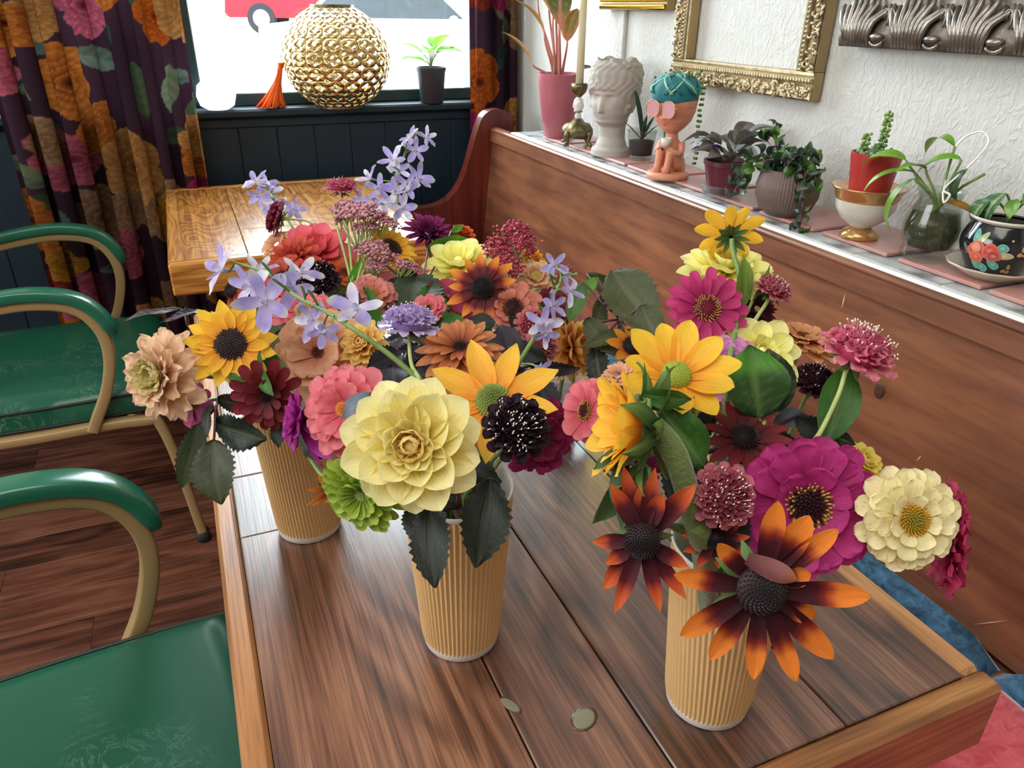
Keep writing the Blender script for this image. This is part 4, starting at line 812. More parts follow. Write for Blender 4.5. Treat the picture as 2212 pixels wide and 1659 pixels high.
# ------------------------------------------------------------------ tables
TW = wood('table_oak', [rgb('#38231a'), rgb('#6f4836'), rgb('#94694f')], 'y', .36, 1., .8, .35, .7, 1.5, .2, .13, .14)
TWE = wood('worn_oak_edge', [rgb('#7a4a26'), rgb('#a5703e'), rgb('#c08a54')], 'y', .38, .8, .5, .3, .5, 1.)
TWX = wood('worn_oak_end', [rgb('#6a4020'), rgb('#946030'), rgb('#ae7c46')], 'x', .38, .2, .5, .3, .5, 1.)
TW2 = wood('golden_oak', [rgb('#8a5420'), rgb('#c08038'), rgb('#dba458')], 'y', .3, 1., 1.6, .3, .5, 1.)
TW2X = wood('golden_oak_end', [rgb('#8a5420'), rgb('#c08038'), rgb('#dba458')], 'x', .22, .5, 1.2, .3, .5, 1.)
iron = simple('black_iron', (.02, .02, .02), .5, .5)
def table(label, x0, x1, y0, y1, mats, seams, joints, eb=.022):
    mp, me_, mx_ = mats; t = wempty('cafe_table', ((x0+x1)/2, (y0+y1)/2, 0), label, 'table'); Z0, Z1 = .722, .75
    slab('end_board', (x0, y0, .677), (x1, y0+eb, Z1), mx_, t, .004); slab('end_board', (x0, y1-eb, .677), (x1, y1, Z1), mx_, t, .004)
    slab('edge_board', (x0, y0+eb+.0006, .677), (x0+eb, y1-eb-.0006, Z1), me_, t, .004); slab('edge_board', (x1-eb, y0+eb+.0006, .677), (x1, y1-eb-.0006, Z1), me_, t, .004)
    xs = [x0+eb]+seams+[x1-eb]
    for i in range(len(xs)-1):
        ys = [y0+eb]+joints[i]+[y1-eb]
        for j in range(len(ys)-1): slab('plank', (xs[i]+.0007, ys[j]+.0005, Z0), (xs[i+1]-.0007, ys[j+1]-.0005, Z1-.0006-.0004*((i+j) % 2)), mp, t, .0012)
    slab('subtop', (x0+.02, y0+.02, .70), (x1-.02, y1-.02, Z0-.001), simple('dark_underside', (.02, .012, .008), .8), t, 0)
    cx, cy = (x0+x1)/2, (y0+y1)/2; slab('pedestal', (cx-.035, cy-.035, .06), (cx+.035, cy+.035, .70), iron, t, .004)
    for a in (0, 1): slab('foot', (cx-(.16 if a else .03), cy-(.03 if a else .24), .0), (cx+(.16 if a else .03), cy+(.03 if a else .24), .03 if a else .059), iron, t, .004)
    return t
T1 = table('nearest reclaimed oak cafe table carrying the flower cups', -.038, .5575, .241, 1.38, (TW, TWE, TWX), [.163, .2575, .405], [[.683, .803, 1.1], [], [], []])
# filled knots
for px, py, a, b_ in ((1262, 1552, .011, .008), (1102, 1522, .004, .010)):
    q = atZ(px, py, .7495); o = MB().ball((0, 0, 0), 1, 14, 6).obj('filled_knot', simple('grey_filler', rgb('#7a7762'), .3, var=.2, vscale=300), T1, loc=(q.x, q.y, .7493)); o.scale = (a, b_, .0005); o.rotation_euler = (0, 0, .5)
    o = MB().ball((0, 0, 0), 1, 14, 6).obj('knot_rim', simple('knot_edge', rgb('#43291d'), .4, coat=1), T1, loc=(q.x, q.y, .7491)); o.scale = (a*1.18, b_*1.2, .0004); o.rotation_euler = (0, 0, .5)
table('farther golden oak cafe table under the window with bright glare', -.078, .53, 1.70, 2.5, (TW2, TW2, TW2X), [.09, .24, .385], [[2.15], [1.95], [2.3], []], .03)
# ------------------------------------------------------------------ green armchairs
def vinyl():
    m, N, L, P = new_mat('green_vinyl'); tc = N.new('ShaderNodeTexCoord')
    n = N.new('ShaderNodeTexNoise'); n.inputs['Scale'].default_value = 5; n.inputs['Detail'].default_value = 5; L.new(tc.outputs['Object'], n.inputs[0])
    w_ = N.new('ShaderNodeTexNoise'); w_.inputs['Scale'].default_value = 13; w_.inputs['Detail'].default_value = 8; w_.inputs['Roughness'].default_value = .7; w_.inputs['Distortion'].default_value = 2.2; L.new(tc.outputs['Object'], w_.inputs[0])
    r = N.new('ShaderNodeValToRGB'); e = r.color_ramp.elements; e[0].position = .49; e[0].color = (0, 0, 0, 1); e[1].position = .5; e[1].color = (1, 1, 1, 1); k = e.new(.52); k.color = (0, 0, 0, 1); L.new(w_.outputs[0], r.inputs[0])
    r2 = N.new('ShaderNodeValToRGB'); r2.color_ramp.elements[0].position = .5; r2.color_ramp.elements[1].position = .7; L.new(n.outputs[0], r2.inputs[0])
    ml = N.new('ShaderNodeMath'); ml.operation = 'MULTIPLY'; L.new(r.outputs[0], ml.inputs[0]); L.new(r2.outputs[0], ml.inputs[1]); m3 = N.new('ShaderNodeMath'); m3.operation = 'MULTIPLY'; L.new(ml.outputs[0], m3.inputs[0]); m3.inputs[1].default_value = .8
    mx = N.new('ShaderNodeMix'); mx.data_type = 'RGBA'; L.new(m3.outputs[0], mx.inputs[0]); mx.inputs[6].default_value = (*rgb('#115540'), 1); mx.inputs[7].default_value = (*rgb('#9ab5b0'), 1)
    L.new(mx.outputs[2], P.inputs['Base Color']); P.inputs['Roughness'].default_value = .33; P.inputs['Specular IOR Level'].default_value = .5
    b = N.new('ShaderNodeBump'); b.inputs['Strength'].default_value = .15; b.inputs['Distance'].default_value = .01; L.new(n.outputs[0], b.inputs['Height']); L.new(b.outputs[0], P.inputs['Normal']); return m
VIN = vinyl(); TAN = simple('tan_metal_paint', rgb('#a58a5e'), .4, .1, var=.06); TANG = simple('grey_tan_metal', rgb('#7d745c'), .4, .2); GPAD = simple('green_arm_pad', rgb('#1e6650'), .25, coat=.3, var=.1); PIPE = simple('dark_piping', rgb('#10231c'), .5); RUB = simple('black_rubber', (.015, .015, .015), .7)
def chair(label, cy, dx, rz=0):
    t = empty('armchair', (-.38+dx, cy, 0), label, 'chair', 'green vinyl armchairs beside the tables'); hw = .262; t.rotation_euler = (0, 0, rz)
    # seat cushion (local x forward)
    nx, ny = 30, 30; v = []; W_ = nx+1
    def corner(u, q):
        x = -.26+.56*u; y = -hw+2*hw*q; rr_ = .07; cx = x
        return x, y
    top = []
    for j in range(ny+1):
        for i in range(nx+1):
            u, q = i/nx, j/ny; sx, sy = 2*u-1, 2*q-1
            px, py = sx*math.sqrt(1-.16*sy*sy*abs(sx)**3), sy*math.sqrt(1-.12*sx*sx*abs(sy)**3)
            e = max(0, 1-max(abs(sx), abs(sy))); hgt = min(1, e/.14)**.6
            top.append((.033+.30*px, hw*py, .432+.022*hgt+.006*math.sin(sx*1.4+1)*e))
    n0 = len(top); bot = [(x, y, .385) for x, y, z in top]; edge = [i for i in range(W_)]+[j*W_+nx for j in range(1, ny+1)]+[ny*W_+i for i in range(nx-1, -1, -1)]+[j*W_ for j in range(ny-1, 0, -1)]
    f = [(j*W_+i, j*W_+i+1, (j+1)*W_+i+1, (j+1)*W_+i) for j in range(ny) for i in range(nx)]+[(n0+j*W_+i, n0+(j+1)*W_+i, n0+(j+1)*W_+i+1, n0+j*W_+i+1) for j in range(ny) for i in range(nx)]
    m = len(edge); f += [(edge[k], edge[k]+n0, edge[(k+1) % m]+n0, edge[(k+1) % m]) for k in range(m)]
    s_ = MB().add(top+bot, f).obj('seat', VIN, t, sharp=50)
    for z in (.434, .388): MB().tube([Vector((top[e][0]*1.003, top[e][1]*1.003, z)) for e in edge]+[Vector((top[0][0], top[0][1], z))], .0035, 6, caps=False).obj('piping', PIPE, s_)
    for sy in (-1, 1):
        y = sy*(hw+.018)
        arm = spline([(-.30, 0, .625), (-.22, 0, .64), (-.1, 0, .662), (.04, 0, .684), (.12, 0, .685), (.185, 0, .665), (.22, 0, .615), (.226, 0, .55), (.205, 0, .47), (.17, 0, .40), (.155, 0, .37)], 6)
        MB().tube([(q.x, y, q.z) for q in arm], (.0145, .0125), 12, sq=(0, 1, 0)).obj('arm_frame', TAN, t, sharp=60)
        k = [q for q in arm if q.z > .58]; pad = [(q.x, y, q.z+.0) for q in k[:-1]]
        P_ = []
        for i, q in enumerate(pad):
            a, b = pad[max(0, i-1)], pad[min(len(pad)-1, i+1)]; d = Vector((b[0]-a[0], 0, b[2]-a[2])).normalized(); P_.append(Vector(q)+Vector((-d.z, 0, d.x))*.02)
        MB().tube(P_, [(.022*s2, .0125*s2) for s2 in [.6, .85]+[1]*(len(P_)-4)+[.85, .6]], 14, sq=(0, 1, 0)).obj('arm_pad', GPAD, t, sharp=60)
        MB().tube(spline([(-.2, y*.98, .372), (.05, y*.98, .372), (.25, y*.98, .372), (.30, y*.98, .33), (.335, y*1.0, .02)], 5), (.0135, .011), 10, sq=(0, 1, 0)).obj('leg', TAN, t, sharp=60)
        MB().tube([(.334, y, .03), (.336, y, .0)], .017, 12).obj('rubber_foot', RUB, t)
        MB().tube(spline([(-.33, y*.95, .93), (-.31, y*.95, .66), (-.26, y*.95, .38), (-.32, y*.95, .02)], 6), (.0125, .0105), 10, sq=(0, 1, 0)).obj('back_leg', TAN, t, sharp=60)
        MB().tube([(-.319, y*.95, .03), (-.32, y*.95, .0)], .016, 12).obj('rubber_foot', RUB, t)
    for x in (-.2, .235): MB().tube([(x, -hw*.98, .372), (x, hw*.98, .372)], .012, 8).obj('cross_rail', TAN, t)
    nb = 16; v = []
    for j in range(nb+1):
        for i in range(nb+1): sx, sz = 2*i/nb-1, 2*j/nb-1; e = max(0, 1-max(abs(sx), abs(sz))); v.append((-.3-.03*sz*.5+.03*min(1, e/.2)**.6, sx*.235*math.sqrt(1-.1*sz*sz), .73+sz*.17*math.sqrt(1-.1*sx*sx)))
    n0 = len(v); v += [(-.335-.015*((q[2]-.73)/.17), q[1], q[2]) for q in v]; W2 = nb+1; ed = [i for i in range(W2)]+[j*W2+nb for j in range(1, nb+1)]+[nb*W2+i for i in range(nb-1, -1, -1)]+[j*W2 for j in range(nb-1, 0, -1)]
    f = [(j*W2+i, j*W2+i+1, (j+1)*W2+i+1, (j+1)*W2+i) for j in range(nb) for i in range(nb)]+[(n0+j*W2+i, n0+(j+1)*W2+i, n0+(j+1)*W2+i+1, n0+j*W2+i+1) for j in range(nb) for i in range(nb)]+[(ed[k], ed[k]+n0, ed[(k+1) % len(ed)]+n0, ed[(k+1) % len(ed)]) for k in range(len(ed))]
    MB().add(v, f).obj('backrest', VIN, t, sharp=50)
chair('nearest green vinyl armchair with scuffed seat tucked under the table', .655, .045, .12)
chair('farther green vinyl armchair beside the curtain, with both arms showing', 2.015, -.08)
# ------------------------------------------------------------------ paper cups
KRAFT = simple('kraft_paper', rgb('#cda873'), .7, var=.04, vscale=40); WHITEP = simple('white_paper', rgb('#dcd8d2'), .5)
CUPS = {}
def paper_cup(cid, x, y, twist, label, hgt=.16):
    t = empty('paper_cup', (x, y, .75), label, 'cup', 'ribbed kraft paper cups holding flowers'); n = 60*7; m = MB(); prof = []
    for j in range(25):
        q = j/24; prof.append((.0335+.0105*q, .0075+(hgt-.012)*q))
    v = []
    for r, z in prof:
        q = (z-.0075)/(hgt-.012); e = min(1, (1-q)*25, q*25+.3)
        for k in range(n): a = 2*PI*k/n; tw = twist(a)*q; rr_ = r+.0008*e*(math.cos(60*(a+tw))); v.append((rr_*math.cos(a), rr_*math.sin(a), z))
    m.add(v, [(j*n+k, j*n+(k+1) % n, (j+1)*n+(k+1) % n, (j+1)*n+k) for j in range(24) for k in range(n)])
    m.obj('ribbed_sleeve', KRAFT, t)
    MB().lathe([(0, 0), (.0315, 0), (.0325, .001), (.0336, .0085), (.032, .0085)], 48).obj('base_ring', WHITEP, t, sharp=50)
    MB().lathe([(.0436, hgt-.005), (.0446, hgt-.003), (.0452, hgt-.0005), (.0446, hgt+.001), (.0432, hgt), (.0425, hgt-.003), (.042, hgt-.02), (.032, .01), (0, .01)], 48).obj('liner', WHITEP, t, sharp=50)
    CUPS[cid] = (Vector((x, y, .75)), hgt, .036)
paper_cup(1, .056, .677, lambda a: .45*max(0, math.sin(a+2.6))**2, 'ribbed kraft paper cup at the table left edge, with the sunflower')
paper_cup(2, .155, .4675, lambda a: .04*math.sin(a), 'ribbed kraft paper cup under the big pale yellow dahlia')
paper_cup(3, .3175, .3275, lambda a: .22, 'ribbed kraft paper cup nearest the table corner')
paper_cup(4, .13, 1.0, lambda a: .1, 'ribbed kraft paper cup at the back left, hidden by larkspur and yarrow')
paper_cup(5, .30, .90, lambda a: .1, 'ribbed kraft paper cup at the back middle, hidden by blooms')
q6 = atZ(1218, 925, .75)
t = empty('plastic_cup', (q6.x, q6.y, .75), 'clear plastic cup behind the middle cup, under the amber dahlia', 'cup')
MB().lathe([(0, .001), (.03, 0), (.0315, .004), (.043, .13), (.0445, .132), (.0445, .136), (.0425, .135), (.0305, .006), (0, .003)], 48).obj('cup_wall', CLEARP, t, sharp=50)
MB().lathe([(0, .005), (.0305, .006), (.0345, .05), (0, .05)], 32).obj('water', simple('cup_water', (.8, .85, .85), .02, trans=.9, ior=1.33), t)
CUPS[6] = (Vector((q6.x, q6.y, .75)), .134, .034)
# ------------------------------------------------------------------ petals
PC = {}
def petal(L, W, cols, tip='round', base=.35, curl=0., cup=.3, ruf=0., nf=3, fold=0., edge=None, seed=0, nx=6, ny=11, mat=None, twist=0., notch=0., a0=0.):
    key = (round(L, 4), round(W, 4), str(cols), tip, base, curl, cup, ruf, nf, fold, str(edge), seed, nx, ny, twist, notch, a0, mat.name if mat else '')
    if key in PC: return PC[key]
    pe = {'round': (1.0, 6, .5), 'point': (.75, 2.6, 1.0), 'oval': (.8, 3.5, .75), 'strap': (.45, 7, .6), 'sharp': (.7, 1.7, 1.15)}[tip]
    wf = lambda t: (base*(1-t)+t**pe[0])*max(0, 1-t**pe[1])**pe[2]; wn = max(wf(i/50) for i in range(51))
    v, c, uv = [], [], []; y = z = 0.; ang = a0
    for j in range(ny+1):
        t = 1-(1-j/ny)**1.25; dt = 0 if j == 0 else t-tp; ang = a0+curl*t*t; y += math.cos(ang)*L*dt; z += math.sin(ang)*L*dt; tp = t
        wd = max(W/2*wf(t)/wn, W*.02)
        for i in range(nx+1):
            s = i/nx*2-1; zz = cup*wd*(s*s-.35)+fold*wd*abs(s)+ruf*W*math.sin(nf*t*5+s*2.4+seed*1.7)*abs(s)*t+ruf*.5*W*math.cos(s*nf*2.2+seed)*t*t
            x = s*wd; yy = y-notch*L*t**8*math.exp(-(s/.3)**2)
            ca, sa = math.cos(twist*t), math.sin(twist*t); zz2 = zz*math.cos(ang); yy -= zz*math.sin(ang)
            v.append((x*ca-zz2*sa, yy, z+x*sa+zz2*ca)); k = grad(cols, min(1, t+.05*math.sin(s*5+seed)*t*(1-t)*2)); 
            if edge is not None: k = lerp(k, edge, max(0, abs(s)-.5)*1.4)
            g_ = (k[0]+k[1]+k[2])/3; c.append(tuple(min(.93, (q*.93+g_*.07)*1.18) for q in k)); uv.append((s*.5+.5+seed*.37, t))
    W_ = nx+1; m = MB().add(v, [(j*W_+i, j*W_+i+1, (j+1)*W_+i+1, (j+1)*W_+i) for j in range(ny) for i in range(nx)], c, uv)
    me = m.mesh('petal'); me.materials.append(mat or PETAL); PC[key] = me; return me
def ring(t, mes, n, r0, z0, elev, spin=0., jit=.06, sj=.08, ej=.08, rnd=None, scale=1., name='petal', skip=()):
    for k in range(n):
        if k in skip: continue
        a = spin+2*PI*k/n+rnd.uniform(-jit, jit); e = elev+rnd.uniform(-ej, ej); s_ = scale*(1+rnd.uniform(-sj, sj))
        M = Matrix.Rotation(a-PI/2, 4, 'Z') @ Matrix.Translation((0, r0, z0)) @ Matrix.Rotation(e, 4, 'X') @ Matrix.Rotation(rnd.uniform(-.12, .12), 4, 'Y') @ Matrix.Scale(s_, 4)
        place(name, mes[k % len(mes)], t, mat4=M)
DC = {}
def disc(t, R, H, c0, c1, n=150, sp=.1, tipc=None, name='disc', key=None, z=0., smooth=False, ringtips=False):
    """domed centre covered with spiral-set florets, c0 middle colour, c1 rim colour"""
    kk = (round(R, 4), round(H, 4), str(c0), str(c1), n, sp, str(tipc), ringtips)
    if kk not in DC:
        m = MB(); prof = [(R*math.cos(a)*.97, H*math.sin(a)) for a in [PI/2*i/8 for i in range(9)]]; m.lathe([(R*.8, -H*.3)]+prof, 26, lambda r, z_, a: lerp(c0, c1, min(1, r/R)))
        rr = random.Random(n)
        for k in range(n):
            q = math.sqrt((k+.5)/n); a = k*2.39996; ph = math.acos(min(1, q)); nrm = Vector((math.cos(a)*math.cos(ph), math.sin(a)*math.cos(ph), math.sin(ph))).normalized()
            p = Vector((R*.97*q*math.cos(a), R*.97*q*math.sin(a), H*math.sin(ph))); h = sp*R*(1+.5*rr.random()); b = nrm.orthogonal().normalized(); b2 = nrm.cross(b); w_ = R*.075
            col = lerp(c0, c1, q); tc = col
            if tipc is not None and (not ringtips or .55 < q): tc = tipc if rr.random() < .8 else col
            m.add([p+b*w_, p+b2*w_, p-b*w_, p-b2*w_, p+nrm*h+b*w_*.45, p+nrm*h+b2*w_*.45, p+nrm*h-b*w_*.45, p+nrm*h-b2*w_*.45], [(0, 1, 5, 4), (1, 2, 6, 5), (2, 3, 7, 6), (3, 0, 4, 7), (4, 5, 6, 7)], [col]*4+[tc]*4)
        me = m.mesh(name, False); me.materials.append(SOLID); DC[kk] = me
    return place(name, DC[kk], t, loc=(0, 0, z))
def head(name, px, py, d, n, label, cat='flower', group=None, spin=0.):
    nw = camdir(n); yv = up-nw*up.dot(nw)
    if yv.length < .15: yv = -fw - nw*(-fw).dot(nw)
    yv.normalize(); xv = yv.cross(nw); R = Matrix((xv, yv, nw)).transposed().to_4x4(); loc = at(px, py, d)
    M = Matrix.Translation(loc) @ R @ Matrix.Rotation(spin, 4, 'Z'); t = empty(name, (0, 0, 0), label, cat, group, mat=M); return t, M, loc, nw
STN = [0]
def stem_to(t, M, loc, nw, cup, mat=STEM, r=.0019, via=None, off=.006, name='stem'):
    cb, ch, cr = CUPS[cup]; STN[0] += 1; a = STN[0]*2.4; rad = cr*.75*((STN[0]*.618) % 1)**.5
    mo = cb+Vector((0, 0, ch)); toward = Vector((loc.x-mo.x, loc.y-mo.y, 0)); 
    if toward.length > .001: toward = toward.normalized()*min(cr*.8, toward.length)
    mouth = mo+toward*.75+Vector((math.cos(a), math.sin(a), 0))*rad*.25; bottom = cb+Vector((math.cos(a), math.sin(a), 0))*.012-toward*.25+Vector((0, 0, .02)); p0 = loc-nw*off
    if via: pts = spline([p0]+[at(*v) for v in via]+[mouth+Vector((0, 0, .01)), bottom], 6)
    else:
        L = (p0-mouth).length; pts = bez(p0, p0-nw*min(.045, L*.45), mouth+(Vector((0, 0, .5))+toward.normalized()*.25 if toward.length > 1e-4 else Vector((0, 0, .5)))*L*.4, mouth, 12)+[mouth.lerp(bottom, .5), bottom]
    inv = M.inverted(); n = len(pts); MB().tube([inv @ p for p in pts], [r*(1-.2*i/n) for i in range(n)][::-1], 7).obj(name, mat, t)
def calyx(t, R, col=None, n=10, L=.5, z=-.004, elev=-.2, rnd=None):
    col = col or rgb('#41602a'); me = petal(R*L, R*L*.32, [(0, col), (1, lerp(col, (.2, .35, .1), .4))], 'point', cup=-.2, curl=-.3, mat=LEAF, nx=4, ny=6); ring(t, [me], n, R*.06, z, elev, rnd=rnd or random.Random(1), jit=.1, name='sepal')
def px2m(R, d): return R*d/FPX
def rudbeckia(px, py, R, d, n, label, cup, cols, cone=('#15101a', '#2a1a1a'), cr=.27, N=13, W=.3, elev=.05, curl=-.15, tip='point', stem=True, via=None, rings=1, ch=.9, custom=None, name='rudbeckia', cal=True, spin=.2, stemmat=STEM, sp=.12, elev2=.25, nocone=False):
    t, M, loc, nw = head(name, px, py, d, n, label); r = px2m(R, d); rnd = random.Random(int(px+py)); c = [(a, rgb(b)) for a, b in cols]
    if custom:
        for k, (ang, ln, wd, cu, *ex) in enumerate(custom):
            L_ = px2m(ln, d); me = petal(L_-r*cr*.7, px2m(wd, d), c, tip, cup=.25, curl=cu, ruf=.03, seed=k, twist=ex[0] if ex else 0., nx=8, ny=14)
            place('petal', me, t, mat4=Matrix.Rotation(math.radians(ang)-PI/2, 4, 'Z') @ Matrix.Translation((0, r*cr*.7, -.001*(k % 3))) @ Matrix.Rotation(ex[1] if len(ex) > 1 else rnd.uniform(-.05, .12), 4, 'X'))
    else:
        for g in range(rings):
            s_ = 1-.2*g; mes = [petal(r*(1-cr*.7)*s_, r*W*s_, c, tip, cup=.3, curl=curl*(1+.4*(k-1)), ruf=.04, seed=k+g*3) for k in range(3)]; ring(t, mes, N, r*cr*.7*(1-.15*g), .001*g*2, elev+elev2*g, spin+g*PI/N, rnd=rnd, sj=.1, ej=.12)
    if not nocone: disc(t, r*cr, r*cr*ch, rgb(cone[0]), rgb(cone[1]), 170, sp, key=name)
    if cal: calyx(t, r, rnd=rnd)
    if stem: stem_to(t, M, loc, nw, cup, stemmat, .0022, via)
    return t
def zinnia(px, py, R, d, n, label, cup, cols, rings=((16, 1., 0.), (14, .82, .18), (10, .62, .4)), W=.34, center=('#3a1420', '#6a2a1a', '#e0a840'), cr=.3, tip='round', curl=-.12, cup_=.25, ruf=.05, stem=True, via=None, name='zinnia', spin=0., edge=None, notch=.06, stemmat=STEM, stamen=True, ch=.45, cn=130, mat=None):
    t, M, loc, nw = head(name, px, py, d, n, label); r = px2m(R, d); rnd = random.Random(int(px*3+py)); c = [(a, rgb(b)) for a, b in cols]; e = rgb(edge) if edge else None
    for g, (N, s_, el) in enumerate(rings):
        mes = [petal((r-r*cr*.6)*s_, r*W*(.75+.25*s_), c, tip, cup=cup_, curl=curl*(1+.6*(k-1)), ruf=ruf, seed=k+g, edge=e, notch=notch, base=.3, mat=mat) for k in range(3)]
        ring(t, mes, N, r*cr*.6*(1-.12*g), r*.02*g, el, spin+g*.21, rnd=rnd, sj=.09, ej=.1)
    if center: disc(t, r*cr, r*cr*ch, rgb(center[0]), rgb(center[1]), cn, .16, rgb(center[2]) if len(center) > 2 else None, ringtips=True)
    calyx(t, r*.6, rnd=rnd, n=12, elev=-.5)
    if stem: stem_to(t, M, loc, nw, cup, stemmat, .0021, via)
    return t
def dahlia(px, py, R, d, n, label, cup, cols, rings=None, tip='oval', W=.5, name='dahlia', spin=0., stem=True, via=None, inner=None, ruf=.02, curl=.15, cup_=.7, cr=.16, edge=None, stemmat=STEM):
    t, M, loc, nw = head(name, px, py, d, n, label); r = px2m(R, d); rnd = random.Random(int(px+py*3)); c = [(a, rgb(b)) for a, b in cols]; ci = [(a, rgb(b)) for a, b in (inner or cols)]; e = rgb(edge) if edge else None
    rings = rings or ((9, 1., -.12), (9, .9, .12), (8, .74, .38), (8, .56, .66), (7, .4, .95), (6, .27, 1.2))
    for g, (N, s_, el) in enumerate(rings):
        cc = ci if g >= len(rings)-2 else c; mes = [petal(r*.94*s_, r*W*(.45+.55*s_), cc, tip, cup=cup_*(.55+.45*g/len(rings)*1.5), curl=curl*(1+g*.5)+.1*(k-1), ruf=ruf, seed=k+g, edge=e, base=.28, nx=8, ny=12) for k in range(2)]
        ring(t, mes, N, r*cr*.5*(1-g/len(rings)*.6), r*.025*g, el, spin+g*.37, rnd=rnd, sj=.06, ej=.08)
    MB().ball((0, 0, r*.12), r*cr*.8, 10, 8, ci[-1][1]).obj('bud_centre', SOLID, t); calyx(t, r*.7, rnd=rnd, n=8)
    if stem: stem_to(t, M, loc, nw, cup, stemmat, .0024, via)
    return t
def scabiosa(px, py, R, d, n, label, cup, cols, flat=.55, stam='#f0dcd8', via=None, stemmat=STEM, name='scabiosa', ns=40, n1=60, stem=True, lobes=True, stamlen=.16):
    t, M, loc, nw = head(name, px, py, d, n, label); r = px2m(R, d); rnd = random.Random(int(px*2+py)); c0, c1, c2 = [rgb(x) for x in cols]
    MB().lathe([(0, -r*.1), (r*.35, -r*.06), (r*.55, .0), (r*.5, r*flat*.45), (r*.3, r*flat*.75), (0, r*flat*.85)], 20, c0).obj('receptacle', SOLID, t)
    # big outer florets
    big = [petal(r*.52, r*.34, [(0, c0), (.5, c1), (1, c2)], 'round', curl=-.2, cup=.2, ruf=.16, nf=4, seed=k, notch=.12, nx=7, ny=8) for k in range(3)]
    ring(t, big, 13, r*.46, 0, .05, rnd=rnd, ej=.15, name='ray_floret'); ring(t, big, 12, r*.38, r*.08*flat*2, .45, .2, rnd=rnd, scale=.9, ej=.15, name='ray_floret')
    m = MB(); 
    for k in range(n1):
        q = math.sqrt((k+.5)/n1)*.82; a = k*2.39996; ph = math.acos(min(1, q)); nrm = Vector((math.cos(a)*q, math.sin(a)*q, math.sin(ph)*.9+.2)).normalized(); p = Vector((r*q*math.cos(a)*.8, r*q*math.sin(a)*.8, r*flat*math.sin(ph)*.9)); b = nrm.orthogonal().normalized(); b2 = nrm.cross(b); s_ = r*(.085+.1*q); cl = lerp(c0, lerp(c1, c2, rnd.random()), .25+.75*q)
        K = 10; v = [p-nrm*s_*.5]; 
        for i in range(K): an = 2*PI*i/K; lob = 1+.3*math.cos(an*5/1+k); v.append(p+(b*math.cos(an)+b2*math.sin(an))*s_*lob+nrm*s_*(.45+.35*math.sin(an*3+k)))
        m.add(v, [(0, 1+i, 1+(i+1) % K) for i in range(K)], [c0]+[cl]*K)
    m.obj('inner_florets', PETAL, t)['kind'] = 'stuff'
    if ns:
        m = MB(); sc_ = rgb(stam)
        for k in range(ns):
            q = rnd.random()**.6*.8; a = rnd.random()*6.283; ph = math.acos(q); nrm = Vector((math.cos(a)*q*.9, math.sin(a)*q*.9, math.sin(ph))).normalized(); p = Vector((r*q*math.cos(a)*.8, r*q*math.sin(a)*.8, r*flat*math.sin(ph)*.95)); nn = (nrm+Vector((rnd.uniform(-.3, .3), rnd.uniform(-.3, .3), 0))).normalized(); e = p+nn*r*stamlen*(1+.5*rnd.random())
            m.tube([p, e], r*.006, 3, lerp(c1, sc_, .5), caps=False); m.tube([e, e+(nn.orthogonal()*.8+nn*.6).normalized()*r*.05], r*.017, 5, sc_)
        m.obj('stamens', SOLID, t)['kind'] = 'stuff'
    calyx(t, r*.9, rnd=rnd, n=9, L=.7, elev=-.15, z=-.003)
    if stem: stem_to(t, M, loc, nw, cup, stemmat, .0017, via, off=.003)
    return t
def sprig(px, py, d, label, cup, leaves, name='basil_sprig', cols=None, serr=.34, mat=None, vein=None, via=None, stemmat=STEMD, cat='foliage', fold=.25, stem=True, W=.55, tip=2.2, curl=.6, wav=.05, nv=7):
    """leaves: (tip px, tip py, depth of tip, base px, base py, depth of base, width ratio, roll)"""
    t = empty(name, at(px, py, d), label, cat); inv = Matrix.Translation(-at(px, py, d))
    for k, lf in enumerate(leaves):
        tx, ty, td, bx, by, bd, wr, roll = lf[:8]; cc = lf[8] if len(lf) > 8 else cols; a, b = at(bx, by, bd), at(tx, ty, td); L = (b-a).length*1.06
        me = meshmat(leaf_mb(L, L*wr, cc, fold, curl*.6, serr, nv, 10, 22, tip, .55, vein, None, wav, k*3+int(tx), ), 'leaf', mat or LEAF)
        place('leaf', me, t, mat4=orient(inv @ a, b-a, -fw, 1, roll))
        MB().tube([inv @ a, inv @ a.lerp(at(px, py, d), .5)+Vector((0, 0, -.002)), Vector((0, 0, 0))], .0012, 6).obj('petiole', stemmat, t)
    if stem: stem_to(t, inv.inverted(), at(px, py, d), camdir((0, 1, .1)), cup, stemmat, .0022, via, off=0)
    return t
